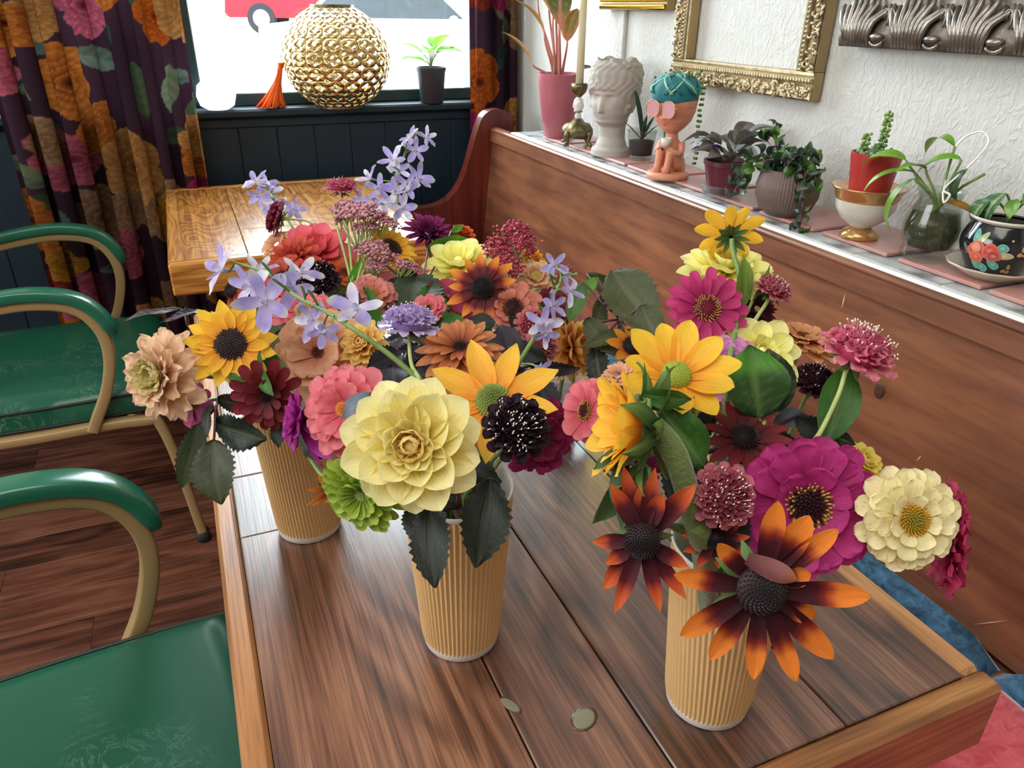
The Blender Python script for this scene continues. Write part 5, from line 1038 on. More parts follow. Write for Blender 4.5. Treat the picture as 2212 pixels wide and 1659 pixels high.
def larkspur(path, florets, label, cup, stem=True, via_d=None, group=None):
    P = [at(*q) for q in path]; t = empty('larkspur', P[0], label, 'flower'); inv = Matrix.Translation(-P[0]); cb, ch, cr = CUPS[cup]
    pts = spline(P, 6)
    if stem: mo = cb+Vector((0, 0, ch)); pts = bez(cb+Vector((0, .008, .02)), cb+Vector((0, 0, ch*.6)), mo+Vector((0, 0, 0)), pts[0], 6)[:-1]+pts
    n = len(pts); MB().tube([inv @ p for p in pts], [.0023-.0013*i/n for i in range(n)], 7).obj('stem', STEM, t)
    rnd = random.Random(int(path[0][0]))
    lav = [[(0, rgb('#cfc8dc')), (.35, rgb('#a79bd2')), (.8, rgb('#9c90cf')), (1, rgb('#c6c6b4'))], [(0, rgb('#e0dee6')), (.5, rgb('#b9b2dc')), (1, rgb('#dfe4d8'))], [(0, rgb('#b8b0d0')), (.6, rgb('#8f84c8')), (1, rgb('#b2b69c'))]]
    for k, (fx, fy, R, d, nx_, ny_, nz_) in enumerate(florets):
        r = px2m(R, d); nw = camdir((nx_, ny_, nz_)); loc = at(fx, fy, d); yv = up-nw*up.dot(nw)
        if yv.length < .15: yv = -fw-nw*(-fw).dot(nw)
        yv.normalize(); Rm = Matrix((yv.cross(nw), yv, nw)).transposed().to_4x4(); M = Matrix.Translation(inv @ loc) @ Rm @ Matrix.Rotation(rnd.random()*2, 4, 'Z')
        j = min(range(len(pts)), key=lambda i: (pts[i]-loc).length); f_ = MB().tube([(0, 0, -.001), (r*.1, 0, -r*.25), (r*.3, 0, -r*.6)], [r*.12, r*.07, r*.025], 7, rgb('#c2bbd6')).obj('floret', SOLID, t); f_.matrix_basis = M
        mes = [petal(r, r*(.5 if q else .4), lav[(k+q) % 3], 'oval', curl=.25-.5*q, cup=.3, ruf=.07, seed=k*2+q, nx=6, ny=9) for q in (0, 1)]
        for i in range(5):
            place('petal', mes[i % 2], f_, mat4=Matrix.Rotation(i*2*PI/5+rnd.uniform(-.2, .2), 4, 'Z') @ Matrix.Translation((0, r*.05, 0)) @ Matrix.Rotation(rnd.uniform(-.15, .6), 4, 'X') @ Matrix.Scale(rnd.uniform(.85, 1.1), 4))
        place('inner_petals', petal(r*.38, r*.3, [(0, rgb('#e4e2ea')), (1, rgb('#8f88b0'))], 'round', curl=.9, cup=.9, seed=1, nx=4, ny=5), f_, mat4=Matrix.Rotation(1., 4, 'X'))
        b_ = loc-nw*r*.1; jj = max(0, j-1); MB().tube([inv @ p for p in bez(pts[jj], pts[jj].lerp(b_, .4)+Vector((0, 0, .004)), b_-nw*.008, b_, 6)], .0009, 5).obj('pedicel', STEM, t)
    for k in range(5):
        i = int(n*.5)+k*3
        if i < n: place('narrow_leaf', petal(.022, .0022, [(0, rgb('#4a6a2c')), (1, rgb('#6a8a48'))], 'strap', curl=1.2, cup=0, mat=LEAF, nx=2, ny=8), t, mat4=orient(inv @ pts[i], camdir((rnd.uniform(-1, 1), rnd.uniform(-.2, 1), .4)), -fw))
    return t
def yarrow(base, heads, label, cup, cols, bump=1., mid=.5, stemmat=None):
    b = at(*base); t = empty('yarrow', b, label, 'flower'); inv = Matrix.Translation(-b); rnd = random.Random(int(base[0])); sm = stemmat or STEMP; c1, c2, c3 = [rgb(x) for x in cols]
    for (hx, hy, R, d, nx_, ny_, nz_) in heads:
        nw = camdir((nx_, ny_, nz_)); r = px2m(R, d); loc = at(hx, hy, d); xa = nw.orthogonal().normalized(); ya = nw.cross(xa); fork = loc-nw*r*1.3; fork = fork.lerp(b, .12)
        MB().tube([inv @ p for p in bez(b, b.lerp(fork, .4)+Vector((0, 0, .01)), fork-nw*r*.4, fork, 8)], [.0019-.00008*i for i in range(8)], 6).obj('stem', sm, t)
        m = MB(); mt = MB()
        for k in range(11):
            q = math.sqrt((k+.3)/11); a = k*2.4; p = loc+(xa*math.cos(a)+ya*math.sin(a))*r*q*.85+nw*r*(.28*(1-q*q)-.05)*bump; mt.tube([inv @ u for u in bez(fork, fork.lerp(p, .4)-nw*r*.05, p-nw*r*.3, p, 5)], .0007, 4)
            for i in range(20):
                o = (xa*rnd.gauss(0, .17)+ya*rnd.gauss(0, .17)+nw*rnd.gauss(.03, .07))*r; m.ball(inv @ (p+o), r*rnd.uniform(.06, .105), 6, 4, lerp(c1, c2, rnd.random()) if rnd.random() < .85 else c3, (1, 1, .8))
        m.obj('floret_cluster', SOLID, t)['kind'] = 'stuff'; mt.obj('branchlets', sm, t)['kind'] = 'stuff'
    stem_to(t, inv.inverted(), b, camdir((0, 1, .1)), cup, sm, .0022, off=0); return t
# ------------------------------------------------------------------ colours
SUNC = [(0, '#d98a08'), (.4, '#efae0c'), (1, '#f4c51a')]; SUNO = [(0, '#e88a10'), (.35, '#f2a41a'), (1, '#f4be2a')]
RUST = [(0, '#280816'), (.42, '#420c18'), (.54, '#8a2412'), (.66, '#e07a14'), (1, '#ea8412')]
RUST2 = [(0, '#2a0a1a'), (.5, '#561420'), (.68, '#b84418'), (1, '#dd6a22')]
PALE = [(0, '#dccf4c'), (.4, '#ece37c'), (1, '#f0eaa0')]
MAG = [(0, '#8c1458'), (.5, '#a8186a'), (1, '#b82a80')]
CORAL = [(0, '#b83a50'), (.5, '#d0596a'), (1, '#d87a82')]
PEACH = [(0, '#b86a4a'), (.5, '#d0936c'), (1, '#dcae8a')]
# ------------------------------------------------------------------ middle cup (2)
zinnia(745, 885, 108, .545, (-.25, .15, .95), 'salmon pink zinnia left of the big pale yellow dahlia', 2, CORAL, rings=((15, 1., -.1), (13, .8, .12), (10, .6, .4)), W=.4, center=('#c8702c', '#d89040', '#e8b860'), cr=.2, ruf=.09)
dahlia(652, 908, 100, .57, (-.88, .1, .35), 'vivid magenta spiky dahlia seen side-on between dark red and salmon zinnias', 2, [(0, '#7c1060'), (.5, '#a41c8c'), (1, '#b83aa0')], rings=((7, 1.25, -.5), (8, .7, .3), (9, .55, .7), (8, .42, 1.0), (7, .3, 1.2)), tip='point', W=.5, curl=-.2)
zinnia(782, 1066, 102, .49, (-.3, -.45, .8), 'lime green zinnia hanging below the big pale yellow dahlia', 2, [(0, '#6a8c1e'), (.5, '#94b030'), (1, '#a9c04c')], rings=((17, 1., -.1), (16, .88, .1), (14, .72, .28), (12, .54, .5)), W=.28, center=('#a8b46a', '#c4c890', '#dcd8a8'), cr=.2, curl=.25, cup_=.7)
zinnia(1165, 945, 90, .55, (.25, -.3, .8), 'deep magenta zinnia behind the black scabiosa', 2, [(0, '#5e0c3a'), (.5, '#86124c'), (1, '#9c1c5c')], rings=((14, 1., 0), (12, .8, .2), (9, .6, .5)), W=.4, center=None, ruf=.12)
rudbeckia(1065, 868, 150, .515, (-.05, .42, .85), 'golden rudbeckia with a green cone behind the black scabiosa', 2, SUNO, cone=('#6a7a34', '#8a9a4c'), cr=.25, N=9, W=.36, tip='point', elev=.12, curl=-.1, spin=.5, ch=.9)
scabiosa(1115, 925, 80, .465, (.05, .3, .95), 'near-black scabiosa with white stamens right of the pale yellow dahlia', 2, ('#0c0610', '#1a0a18', '#2c1024'), flat=.6, ns=70)
rudbeckia(995, 755, 98, .555, (.0, .62, .78), 'copper brown double rudbeckia above the pale yellow dahlia', 2, [(0, '#4c1a1c'), (.3, '#9a5030'), (.7, '#b56c3c'), (1, '#c88a58')], cone=('#1c1014', '#3a1c1a'), cr=.24, N=15, W=.26, rings=3, elev=-.05, curl=-.2, tip='oval', ch=.5)
scabiosa(885, 705, 72, .57, (.1, .86, .3), 'lavender blue scabiosa on a curving stem', 2, ('#9c84c0', '#bca8dc', '#d6c8ee'), flat=.6, via=[(884, 745, .56), (890, 790, .54), (915, 840, .53)], stemmat=STEMP, ns=20, stamlen=.1)
dahlia(785, 745, 62, .62, (-.3, .3, .8), 'butter yellow ruffled dahlia behind the larkspur stem', 2, [(0, '#c8943c'), (.5, '#dfb75a'), (1, '#e6c878')], ruf=.12, W=.5)
dahlia(1080, 800, 30, .56, (.1, .5, .8), 'small lime yellow bloom tucked between two rudbeckias', 2, [(0, '#9aa020'), (1, '#c8c840')], tip='point', W=.4)
dahlia(890, 960, 148, .455, (-.02, .02, 1), 'big pale yellow dahlia, front of the middle cup', 2, [(0, '#d8c040'), (.35, '#e6d874'), (1, '#eee4ae')], rings=((7, 1.06, -.12), (7, 1., .08), (7, .84, .22), (7, .64, .36), (7, .46, .55), (7, .32, .8), (7, .22, 1.1)), W=.6, inner=[(0, '#d8b44c'), (1, '#e8d484')], cup_=.75, curl=.12, spin=.3, ruf=.01)
dk = [(0, rgb('#15201a')), (.5, rgb('#1c2620')), (1, rgb('#20261f'))]; pu = [(0, rgb('#231a24')), (.5, rgb('#2a2630')), (1, rgb('#26242c'))]; ol = [(0, rgb('#3a4426')), (.6, rgb('#46502c')), (1, rgb('#4c4a2c'))]; gn = [(0, rgb('#2c5a22')), (.6, rgb('#3c6e2a')), (1, rgb('#42702c'))]; gl2 = [(0, rgb('#4a8a24')), (1, rgb('#62a030'))]; bl = [(0, rgb('#56606e')), (.6, rgb('#6e7c8c')), (1, rgb('#4c525e'))]
sprig(990, 1060, .49, 'dark basil sprig drooping over the middle cup front', 2, [(935, 1258, .452, 928, 1085, .475, .52, .1), (1033, 1215, .45, 1060, 1035, .47, .62, -.2), (893, 1165, .47, 905, 1075, .49, .6, .5), (1075, 1040, .5, 1010, 1000, .52, .7, .2), (985, 1090, .49, 930, 1030, .52, .9, .0)], cols=dk, vein=rgb('#2c342c'))
sprig(860, 800, .58, 'dark purple basil sprig behind the salmon zinnia', 2, [(800, 790, .57, 870, 765, .6, .6, .3), (880, 850, .56, 905, 790, .6, .7, -.3), (935, 790, .6, 880, 760, .62, .6, .4), (850, 850, .55, 850, 790, .58, .7, 0)], cols=pu, vein=rgb('#3a3640'))
sprig(1110, 790, .57, 'dark purple basil sprig behind the golden rudbeckia', 2, [(1085, 700, .62, 1110, 790, .6, .62, .2), (1245, 800, .58, 1145, 790, .6, .35, .6), (1205, 905, .58, 1140, 800, .6, .5, -.2), (1150, 860, .57, 1115, 800, .58, .7, .2)], cols=pu, vein=rgb('#3a3640'))
sprig(790, 855, .50, 'single blue-grey curled leaf lying over the salmon zinnia', 2, [(735, 900, .49, 800, 850, .48, .42, .5)], name='grey_leaf_sprig', cols=bl, serr=.04)
larkspur([(905, 820, .53), (840, 765, .53), (770, 715, .53), (700, 670, .54), (640, 640, .55), (575, 590, .57), (500, 565, .58)],
    [(478, 583, 58, .58, -.6, .3, .6), (560, 585, 44, .58, .1, .8, .5), (575, 650, 66, .56, .1, -.1, 1), (540, 620, 56, .57, -.5, -.1, .8), (650, 590, 52, .59, .5, .5, .6), (632, 625, 48, .57, .6, .1, .7), (675, 690, 52, .55, -.2, -.4, .8), (768, 668, 60, .545, .1, .3, .9), (700, 715, 40, .55, .3, -.4, .7)],
    'pale lavender larkspur arching left over the sunflower', 2)
# ------------------------------------------------------------------ left cup (1)
dahlia(350, 812, 108, .62, (-.45, -.05, .85), 'peach cream double dahlia at the far left', 1, [(0, '#b8a050'), (.3, '#cfa67e'), (1, '#dcbc9c')], rings=((11, 1., -.35), (11, .95, -.05), (10, .85, .2), (10, .7, .45), (9, .52, .7), (7, .34, .95)), W=.42, inner=[(0, '#a8a838'), (1, '#d0be88')], ruf=.14, cup_=.45, curl=.1)
zinnia(415, 872, 55, .66, (-.3, -.1, .8), 'magenta pink zinnia half hidden behind the peach dahlia', 1, [(0, '#8c2a58'), (1, '#b0447c')], rings=((13, 1., 0), (10, .8, .2)), W=.4)
rudbeckia(500, 745, 98, .62, (.12, .12, 1), 'yellow sunflower with dark disc above the left cup', 1, SUNC, cone=('#1c1210', '#33201a'), cr=.4, N=15, W=.34, rings=2, elev=.02, elev2=.12, curl=.12, tip='point', ch=.35, name='sunflower', sp=.06)
zinnia(577, 858, 82, .60, (.05, -.25, .95), 'dark red zinnia below the sunflower', 1, [(0, '#3a0c14'), (.5, '#641620'), (1, '#7e2028')], rings=((14, 1., 0), (11, .78, .25), (7, .55, .6)), W=.3, center=('#1c0a10', '#3a141a', '#7a3428'), cr=.2, curl=-.1)
zinnia(688, 762, 105, .63, (-.1, .25, .9), 'large peach zinnia with wine red centre behind the larkspur', 1, PEACH, rings=((10, 1.1, -.15), (9, .85, .1), (7, .6, .4)), W=.6, center=('#4a1414', '#7a2a22', '#b86a3a'), cr=.18, ruf=.1)
rudbeckia(505, 628, 75, .70, (-.65, .35, .5), 'rust orange rudbeckia above the sunflower petals', 1, [(0, '#6a1c10'), (.4, '#c05a18'), (1, '#e0861c')], N=11, W=.32, elev=-.3, cr=.25)
zinnia(655, 675, 62, .66, (.1, .5, .8), 'coral red zinnia with pale disc under the larkspur', 1, CORAL, rings=((14, 1.15, -.1), (12, .85, .2), (9, .6, .5)), center=('#8a7a4a', '#c8b880', '#e0d0a0'), cr=.35)
rudbeckia(722, 1052, 70, .57, (.7, -.5, .3), 'drooping orange rudbeckia hidden behind the lime zinnia', 1, [(0, '#4a1410'), (.4, '#b8501a'), (1, '#e8921c')], N=10, W=.28, elev=-.3)
sprig(400, 668, .66, 'crinkled shiny purple basil leaf above the peach dahlia', 1, [(275, 683, .65, 390, 668, .67, .24, .9), (350, 690, .64, 445, 672, .66, .36, 1.0)], cols=pu, serr=.1, wav=.09, vein=rgb('#8c8a94'), mat=LEAFG)
sprig(465, 880, .62, 'basil sprig hanging down left of the left cup', 1, [(470, 1083, .60, 462, 950, .61, .78, .1, [(0, rgb('#2c3420')), (1, rgb('#3c4424'))]), (562, 950, .60, 465, 915, .62, .62, .3), (393, 1050, .62, 430, 915, .63, .42, -.5, [(0, rgb('#33402c')), (1, rgb('#3a4a28'))]), (445, 940, .61, 455, 870, .62, .5, .6), (540, 880, .62, 470, 862, .64, .4, .2)], cols=dk, vein=rgb('#4a5038'), via=None)
sprig(570, 820, .60, 'curled green sunflower leaves between sunflower and dark red zinnia', 1, [(578, 850, .58, 560, 760, .61, .42, .8), (530, 835, .60, 495, 810, .61, .5, .3), (610, 800, .62, 560, 770, .64, .6, .2)], name='leaf_sprig', cols=gn, serr=.05)
sprig(640, 930, .60, 'dark leaves in the mouth of the left cup', 1, [(600, 960, .6, 620, 900, .62, .7, .2), (700, 985, .58, 650, 930, .6, .6, .3), (560, 900, .62, 610, 880, .64, .6, .1)], name='basil_sprig', cols=dk)
# ------------------------------------------------------------------ right cup (3)
rudbeckia(1645, 1273, 195, .362, (0, -.08, 1), 'largest maroon and orange rudbeckia, front of the right cup', 3, RUST, cr=.29, W=.3, ch=.55, sp=.05, tip='oval',
    custom=[(-2, 226, 56, .05), (-30, 150, 50, -.5), (-44, 232, 54, .0), (-69, 215, 46, .1), (-95, 196, 46, .05), (-124, 192, 50, .0), (-153, 205, 52, .1), (171, 190, 48, .0), (134, 145, 40, .3, .3), (83, 200, 54, .1), (59, 190, 64, .05), (41, 208, 50, .1), (20, 110, 46, .2)])
bigr = bpy.data.objects['rudbeckia.004']; q_ = px2m(1, .362)
place('folded_petal', petal(125*q_, 46*q_, [(0, rgb('#6a3a3c')), (.6, rgb('#a4686a')), (1, rgb('#c07a50'))], 'oval', curl=-.3, cup=-.5, seed=3), bigr, mat4=Matrix.Translation((-48*q_, 82*q_, .010)) @ Matrix.Rotation(math.radians(-25-90), 4, 'Z'))
rudbeckia(1388, 1166, 130, .405, (-.25, -.1, .95), 'smaller maroon rudbeckia with black cone, lower left of right cup', 3, RUST2, cr=.3, ch=.9, sp=.12,
    custom=[(186, 110, 36, .0), (216, 100, 36, .1), (234, 150, 44, .0), (250, 175, 36, .1), (283, 165, 34, .1), (305, 160, 34, .0), (330, 110, 36, -.2), (118, 140, 40, .2), (104, 165, 36, .1), (80, 165, 34, .2), (92, 120, 36, .1), (48, 170, 46, .0), (68, 120, 40, .3)])
zinnia(1745, 1092, 158, .43, (-.12, -.02, 1), 'large vivid magenta zinnia above the biggest rudbeckia', 3, MAG, rings=((15, 1., -.05), (13, .86, .12), (7, .5, .5)), W=.44, center=('#240810', '#40101c', '#c89a4a'), cr=.36, ruf=.07, curl=-.05, ch=.28, cn=190)
zinnia(1967, 1122, 118, .415, (.05, .0, 1), 'cream zinnia flecked with red, golden centre, far right', 3, [(0, '#c8b860'), (.4, '#dcd090'), (1, '#e8e0b0')], rings=((13, 1., -.15), (13, .92, .02), (11, .76, .22), (7, .52, .5)), W=.4, center=('#8a8a2c', '#c08a20', '#d8a030'), cr=.34, ruf=.06, ch=.5, cn=190, mat=FLECK)
zinnia(2055, 1165, 128, .445, (.8, -.05, .35), 'crimson pink zinnia seen edge-on behind the cream zinnia', 3, [(0, '#8a1038'), (.5, '#a81c50'), (1, '#c4386c')], rings=((14, 1., 0), (13, .85, -.3), (12, .85, .2)), W=.42, ruf=.14, center=('#5a0c2a', '#8a1c40'))
scabiosa(1560, 1070, 78, .42, (.05, .1, 1), 'dusty pink scabiosa with white stamens left of the magenta zinnia', 3, ('#7a2438', '#b04a60', '#cf7a86'), flat=.5, ns=60)
dahlia(1862, 1000, 55, .49, (.3, .5, .6), 'small pale yellow dahlia peeking behind the magenta zinnia', 3, [(0, '#d8c040'), (1, '#ecdc70')])
rudbeckia(1608, 945, 98, .465, (0, .5, .85), 'dark red rudbeckia with black cone above the dusty pink scabiosa', 3, [(0, '#3c0c14'), (.5, '#6c1820'), (1, '#8c2c30')], cr=.3, N=14, W=.26, elev=.15, curl=-.05, ch=.8)
scabiosa(1850, 768, 90, .47, (.28, .78, .5), 'tall bright pink scabiosa on a bent pale stem', 3, ('#b03a5c', '#d86a88', '#e890a4'), flat=.62, via=[(1828, 800, .465), (1812, 850, .46), (1775, 928, .455), (1740, 985, .45)], stemmat=STEMP, ns=50, n1=70)
scabiosa(1758, 826, 55, .52, (.1, .7, .7), 'small black burgundy scabiosa under the tall pink one', 3, ('#14060c', '#2c0a18', '#481228'), ns=18)
zinnia(1735, 735, 88, .57, (.2, .75, .3), 'apricot zinnia facing away behind the pale yellow petals', 3, [(0, '#b8703c'), (.5, '#cc8f58'), (1, '#d8a878')], rings=((12, 1., -.2), (11, .85, .05), (10, .7, .4)), W=.5, ruf=.08, center=('#5a2a1a', '#8a4a2a'))
dahlia(1640, 765, 92, .525, (.05, .4, .9), 'pale yellow open dahlia between magenta zinnia and heart-shaped leaf', 3, PALE, rings=((7, 1., .05), (6, .8, .3), (6, .45, .7), (6, .25, 1.1)), W=.58)
zinnia(1572, 795, 80, .51, (-.1, .35, .9), 'orchid pink ruffled zinnia behind the upright sunflower', 3, [(0, '#a04a9a'), (.5, '#bf6ab4'), (1, '#cf8ac4')], rings=((16, 1., 0), (14, .85, .3), (12, .65, .6), (9, .45, .9)), W=.34, center=None)
rudbeckia(1460, 812, 132, .45, (-.02, .5, .8), 'bright yellow sunflower with green button centre in the right cup', 3, [(0, '#e09008'), (.35, '#efac10'), (1, '#f2c41e')], cone=('#8a9a30', '#9aa83c'), cr=.26, N=11, W=.42, elev=.35, curl=.1, tip='oval', ch=.85, sp=.03, name='sunflower', spin=.1)
rudbeckia(1385, 925, 150, .42, (-.93, .12, .12), 'yellow sunflower turned away with thick furry green stem', 3, [(0, '#e58a0c'), (.35, '#efa414'), (1, '#f2be22')], cone=('#3a2a14', '#5a4420'), cr=.3, N=13, W=.36, rings=2, elev=.85, elev2=.1, curl=-.35, tip='oval', ch=.35, name='sunflower', stem=False, cal=False)
sf = bpy.data.objects['sunflower.002']; Mi = sf.matrix_basis.inverted(); P_ = [at(*q) for q in ((1392, 925, .42), (1420, 932, .418), (1455, 975, .415), (1478, 1040, .42), (1500, 1120, .43), (1520, 1195, .45))]+[CUPS[3][0]+Vector((.01, .01, .03))]
MB().tube([Mi @ p for p in spline(P_, 6)], [.013, .0125, .0115, .010, .009, .008]+[.0072]*31, 14).obj('thick_stem', simple('furry_stem', rgb('#5a6a34'), .75, var=.2, sheen=.5, bump=.5, bscale=400), sf)
rs_ = random.Random(3)
for k in range(13):
    a = k*2.4; me = petal(.032, .013, [(0, rgb('#3a5426')), (.6, rgb('#4c6a2c')), (1, rgb('#6a8a3c'))], 'sharp', curl=.9*(1 if k % 3 else -1), cup=.4, mat=LEAF, seed=k, nx=6, ny=10, ruf=.06)
    place('bract', me, sf, mat4=Matrix.Rotation(a, 4, 'Z') @ Matrix.Translation((0, .011, -.006)) @ Matrix.Rotation(rs_.uniform(-.3, .7), 4, 'X'))
zinnia(1527, 667, 88, .53, (.0, .12, 1), 'magenta zinnia below the topmost yellow rudbeckia', 3, [(0, '#8a1048'), (.5, '#a81a60'), (1, '#c03478')], rings=((17, 1., .0), (13, .8, .2)), W=.28, center=('#8a1c3c', '#4a1c14', '#d0a050'), cr=.33, tip='round')
dahlia(1568, 585, 108, .57, (.0, .7, .6), 'pale yellow dahlia at the top of the right bouquet', 3, PALE, rings=((10, 1., -.1), (9, .85, .2), (8, .65, .5), (7, .4, .9)), W=.5)
rudbeckia(1577, 508, 75, .555, (.05, .55, -.75), 'topmost yellow rudbeckia seen from behind', 3, [(0, '#d89a0c'), (1, '#e8b814')], N=10, W=.38, elev=.25, curl=-.6, tip='oval', via=[(1583, 545, .55), (1597, 600, .545), (1590, 700, .53), (1570, 850, .49)], name='rudbeckia', stemmat=STEM)
scabiosa(1668, 630, 48, .54, (.35, .7, .45), 'small dusty pink scabiosa right of the top magenta zinnia', 3, ('#8a2c44', '#b85a6c', '#c87a88'), via=[(1655, 655, .54), (1632, 690, .54), (1590, 760, .53)], ns=24, stemmat=STEMP)
zinnia(1635, 668, 52, .56, (.2, .3, .8), 'burgundy pompon bloom behind the small dusty pink scabiosa', 3, [(0, '#2c0a1c'), (1, '#4c1030')], rings=((14, 1., 0), (12, .8, .3), (10, .6, .6)), W=.25, center=None, tip='point')
zinnia(1268, 888, 78, .47, (-.7, .1, .5), 'coral pink zinnia behind the turned-away sunflower', 3, CORAL, rings=((12, 1., -.1), (10, .85, .3)), W=.5)
zinnia(1370, 1010, 62, .46, (-.2, -.5, .7), 'wine red bloom under the turned-away sunflower', 3, [(0, '#3c0c20'), (1, '#7a1c40')], rings=((12, 1., 0), (10, .8, .3)), W=.4, center=None)
zinnia(1335, 808, 38, .53, (-.2, .7, .6), 'small peach ruffled bloom left of the upright sunflower', 3, PEACH, center=None, ruf=.12)
zinnia(1592, 868, 36, .5, (.1, .4, .8), 'small apricot bloom under the orchid pink zinnia', 3, PEACH, center=None, ruf=.12)
rudbeckia(1545, 1165, 75, .43, (-.3, -.2, .8), 'orange and maroon rudbeckia tucked behind the biggest one', 3, RUST2, N=11, W=.3)
sprig(1500, 860, .44, 'large serrated green leaf with a small hole, right cup', 3, [(1520, 1005, .43, 1425, 880, .425, .62, .1)], name='leaf_sprig', cols=gn, serr=.05, nv=9, vein=rgb('#6a8a4c'), stemmat=STEM)
sprig(1400, 860, .415, 'curled sunflower leaf in front of the green button centre', 3, [(1490, 868, .41, 1385, 850, .415, .45, .5), (1400, 790, .41, 1380, 870, .412, .22, .9)], name='leaf_sprig', cols=gn, serr=.03, curl=1.0, nv=9, vein=rgb('#6a8a4c'), stemmat=STEM)
sprig(1650, 910, .47, 'big heart-shaped green leaf beside the black burgundy scabiosa', 3, [(1622, 752, .47, 1640, 905, .47, .86, .0, [(0, rgb('#26441e')), (.55, rgb('#2c5020')), (.7, rgb('#468a22')), (1, rgb('#3c6a24'))]), (1660, 760, .48, 1680, 890, .48, .7, -.4, [(0, rgb('#1c2c1c')), (1, rgb('#2c3820'))])], name='leaf_sprig', cols=gn, serr=.05, vein=rgb('#5a7a3c'), stemmat=STEM)
sprig(1770, 960, .46, 'hairy green leaf behind the bent pale stem', 3, [(1835, 790, .475, 1785, 955, .465, .46, -.2), (1845, 960, .47, 1770, 930, .475, .5, .2, dk)], name='leaf_sprig', cols=gn, serr=.04, vein=rgb('#5a7a3c'), stemmat=STEM)
sprig(1400, 1010, .42, 'green leaves hanging under the turned-away sunflower', 3, [(1345, 1135, .41, 1385, 1000, .42, .45, .3), (1290, 1130, .43, 1370, 1010, .43, .4, -.4), (1285, 1010, .42, 1360, 965, .42, .35, .5), (1320, 1080, .415, 1345, 990, .42, .3, .7)], name='leaf_sprig', cols=[(0, rgb('#33482a')), (1, rgb('#46663a'))], serr=.05, stemmat=STEM)
sprig(1605, 690, .54, 'pointed light green leaf between the top two yellow blooms', 3, [(1613, 558, .545, 1600, 665, .54, .36, .3), (1668, 575, .545, 1625, 650, .54, .14, .5), (1540, 600, .56, 1600, 640, .56, .5, .2)], name='leaf_sprig', cols=[(0, rgb('#4c6a1e')), (1, rgb('#708c2a'))], serr=.0, stemmat=STEM)
sprig(1520, 980, .47, 'dark foliage in the mouth of the right cup', 3, [(1500, 1130, .45, 1520, 1000, .46, .5, .2), (1450, 1080, .44, 1480, 960, .46, .5, .5), (1680, 900, .5, 1560, 900, .5, .4, .1), (1740, 900, .5, 1660, 900, .5, .6, .3, bl), (1500, 950, .47, 1540, 880, .48, .6, -.3), (1630, 1000, .47, 1560, 950, .48, .6, .2), (1720, 960, .48, 1640, 940, .5, .6, .2), (1610, 1180, .42, 1560, 1080, .45, .5, .2), (1800, 960, .49, 1720, 900, .5, .6, .3)], cols=dk)
# ------------------------------------------------------------------ clear cup (6): amber dahlia, basil, slender larkspur
dahlia(1235, 752, 78, .80, (.75, .0, .35), 'amber orange dahlia seen edge-on above the clear plastic cup', 6, [(0, '#b8702c'), (.5, '#cf9040'), (1, '#dcae58')], rings=((10, 1., -.4), (10, .95, -.1), (9, .85, .2), (8, .6, .6)), W=.5, tip='oval')
rudbeckia(1365, 750, 60, .72, (.2, .4, .7), 'dark-centred orange rudbeckia under the big basil leaf', 6, [(0, '#8a3a10'), (.4, '#d88018'), (1, '#e0981c')], N=9, W=.4, cr=.36, elev=.2)
sprig(1340, 690, .74, 'large olive basil sprig between the middle and right bouquets', 6, [(1408, 700, .72, 1320, 585, .76, .68, .1, ol), (1330, 625, .78, 1268, 592, .78, .6, .6, ol), (1420, 735, .70, 1385, 660, .72, .75, .3, ol), (1255, 640, .76, 1290, 600, .76, .55, .2, gl2), (1325, 760, .72, 1265, 690, .75, .5, .3, ol), (1260, 745, .72, 1370, 715, .73, .3, .4, ol), (1300, 850, .72, 1285, 740, .74, .45, .3), (1285, 720, .75, 1300, 640, .76, .5, -.5, ol), (1410, 790, .72, 1350, 720, .74, .5, .2, dk), (1230, 690, .74, 1262, 610, .75, .45, .2, gn)], cols=dk, vein=rgb('#5a5c40'))
larkspur([(1110, 800, .6), (1150, 735, .6), (1170, 690, .61), (1198, 635, .62), (1212, 600, .63), (1202, 560, .63)],
    [(1172, 700, 42, .6, .2, -.2, .9), (1178, 722, 34, .6, .2, -.5, .8), (1195, 660, 40, .61, .6, .1, .7), (1232, 628, 36, .62, .6, .2, .6), (1225, 595, 26, .63, .5, .5, .6), (1197, 572, 32, .63, -.1, -.4, .7), (1165, 800, 36, .57, .2, -.5, .7)],
    'slender lavender larkspur standing right of the copper rudbeckia', 2)
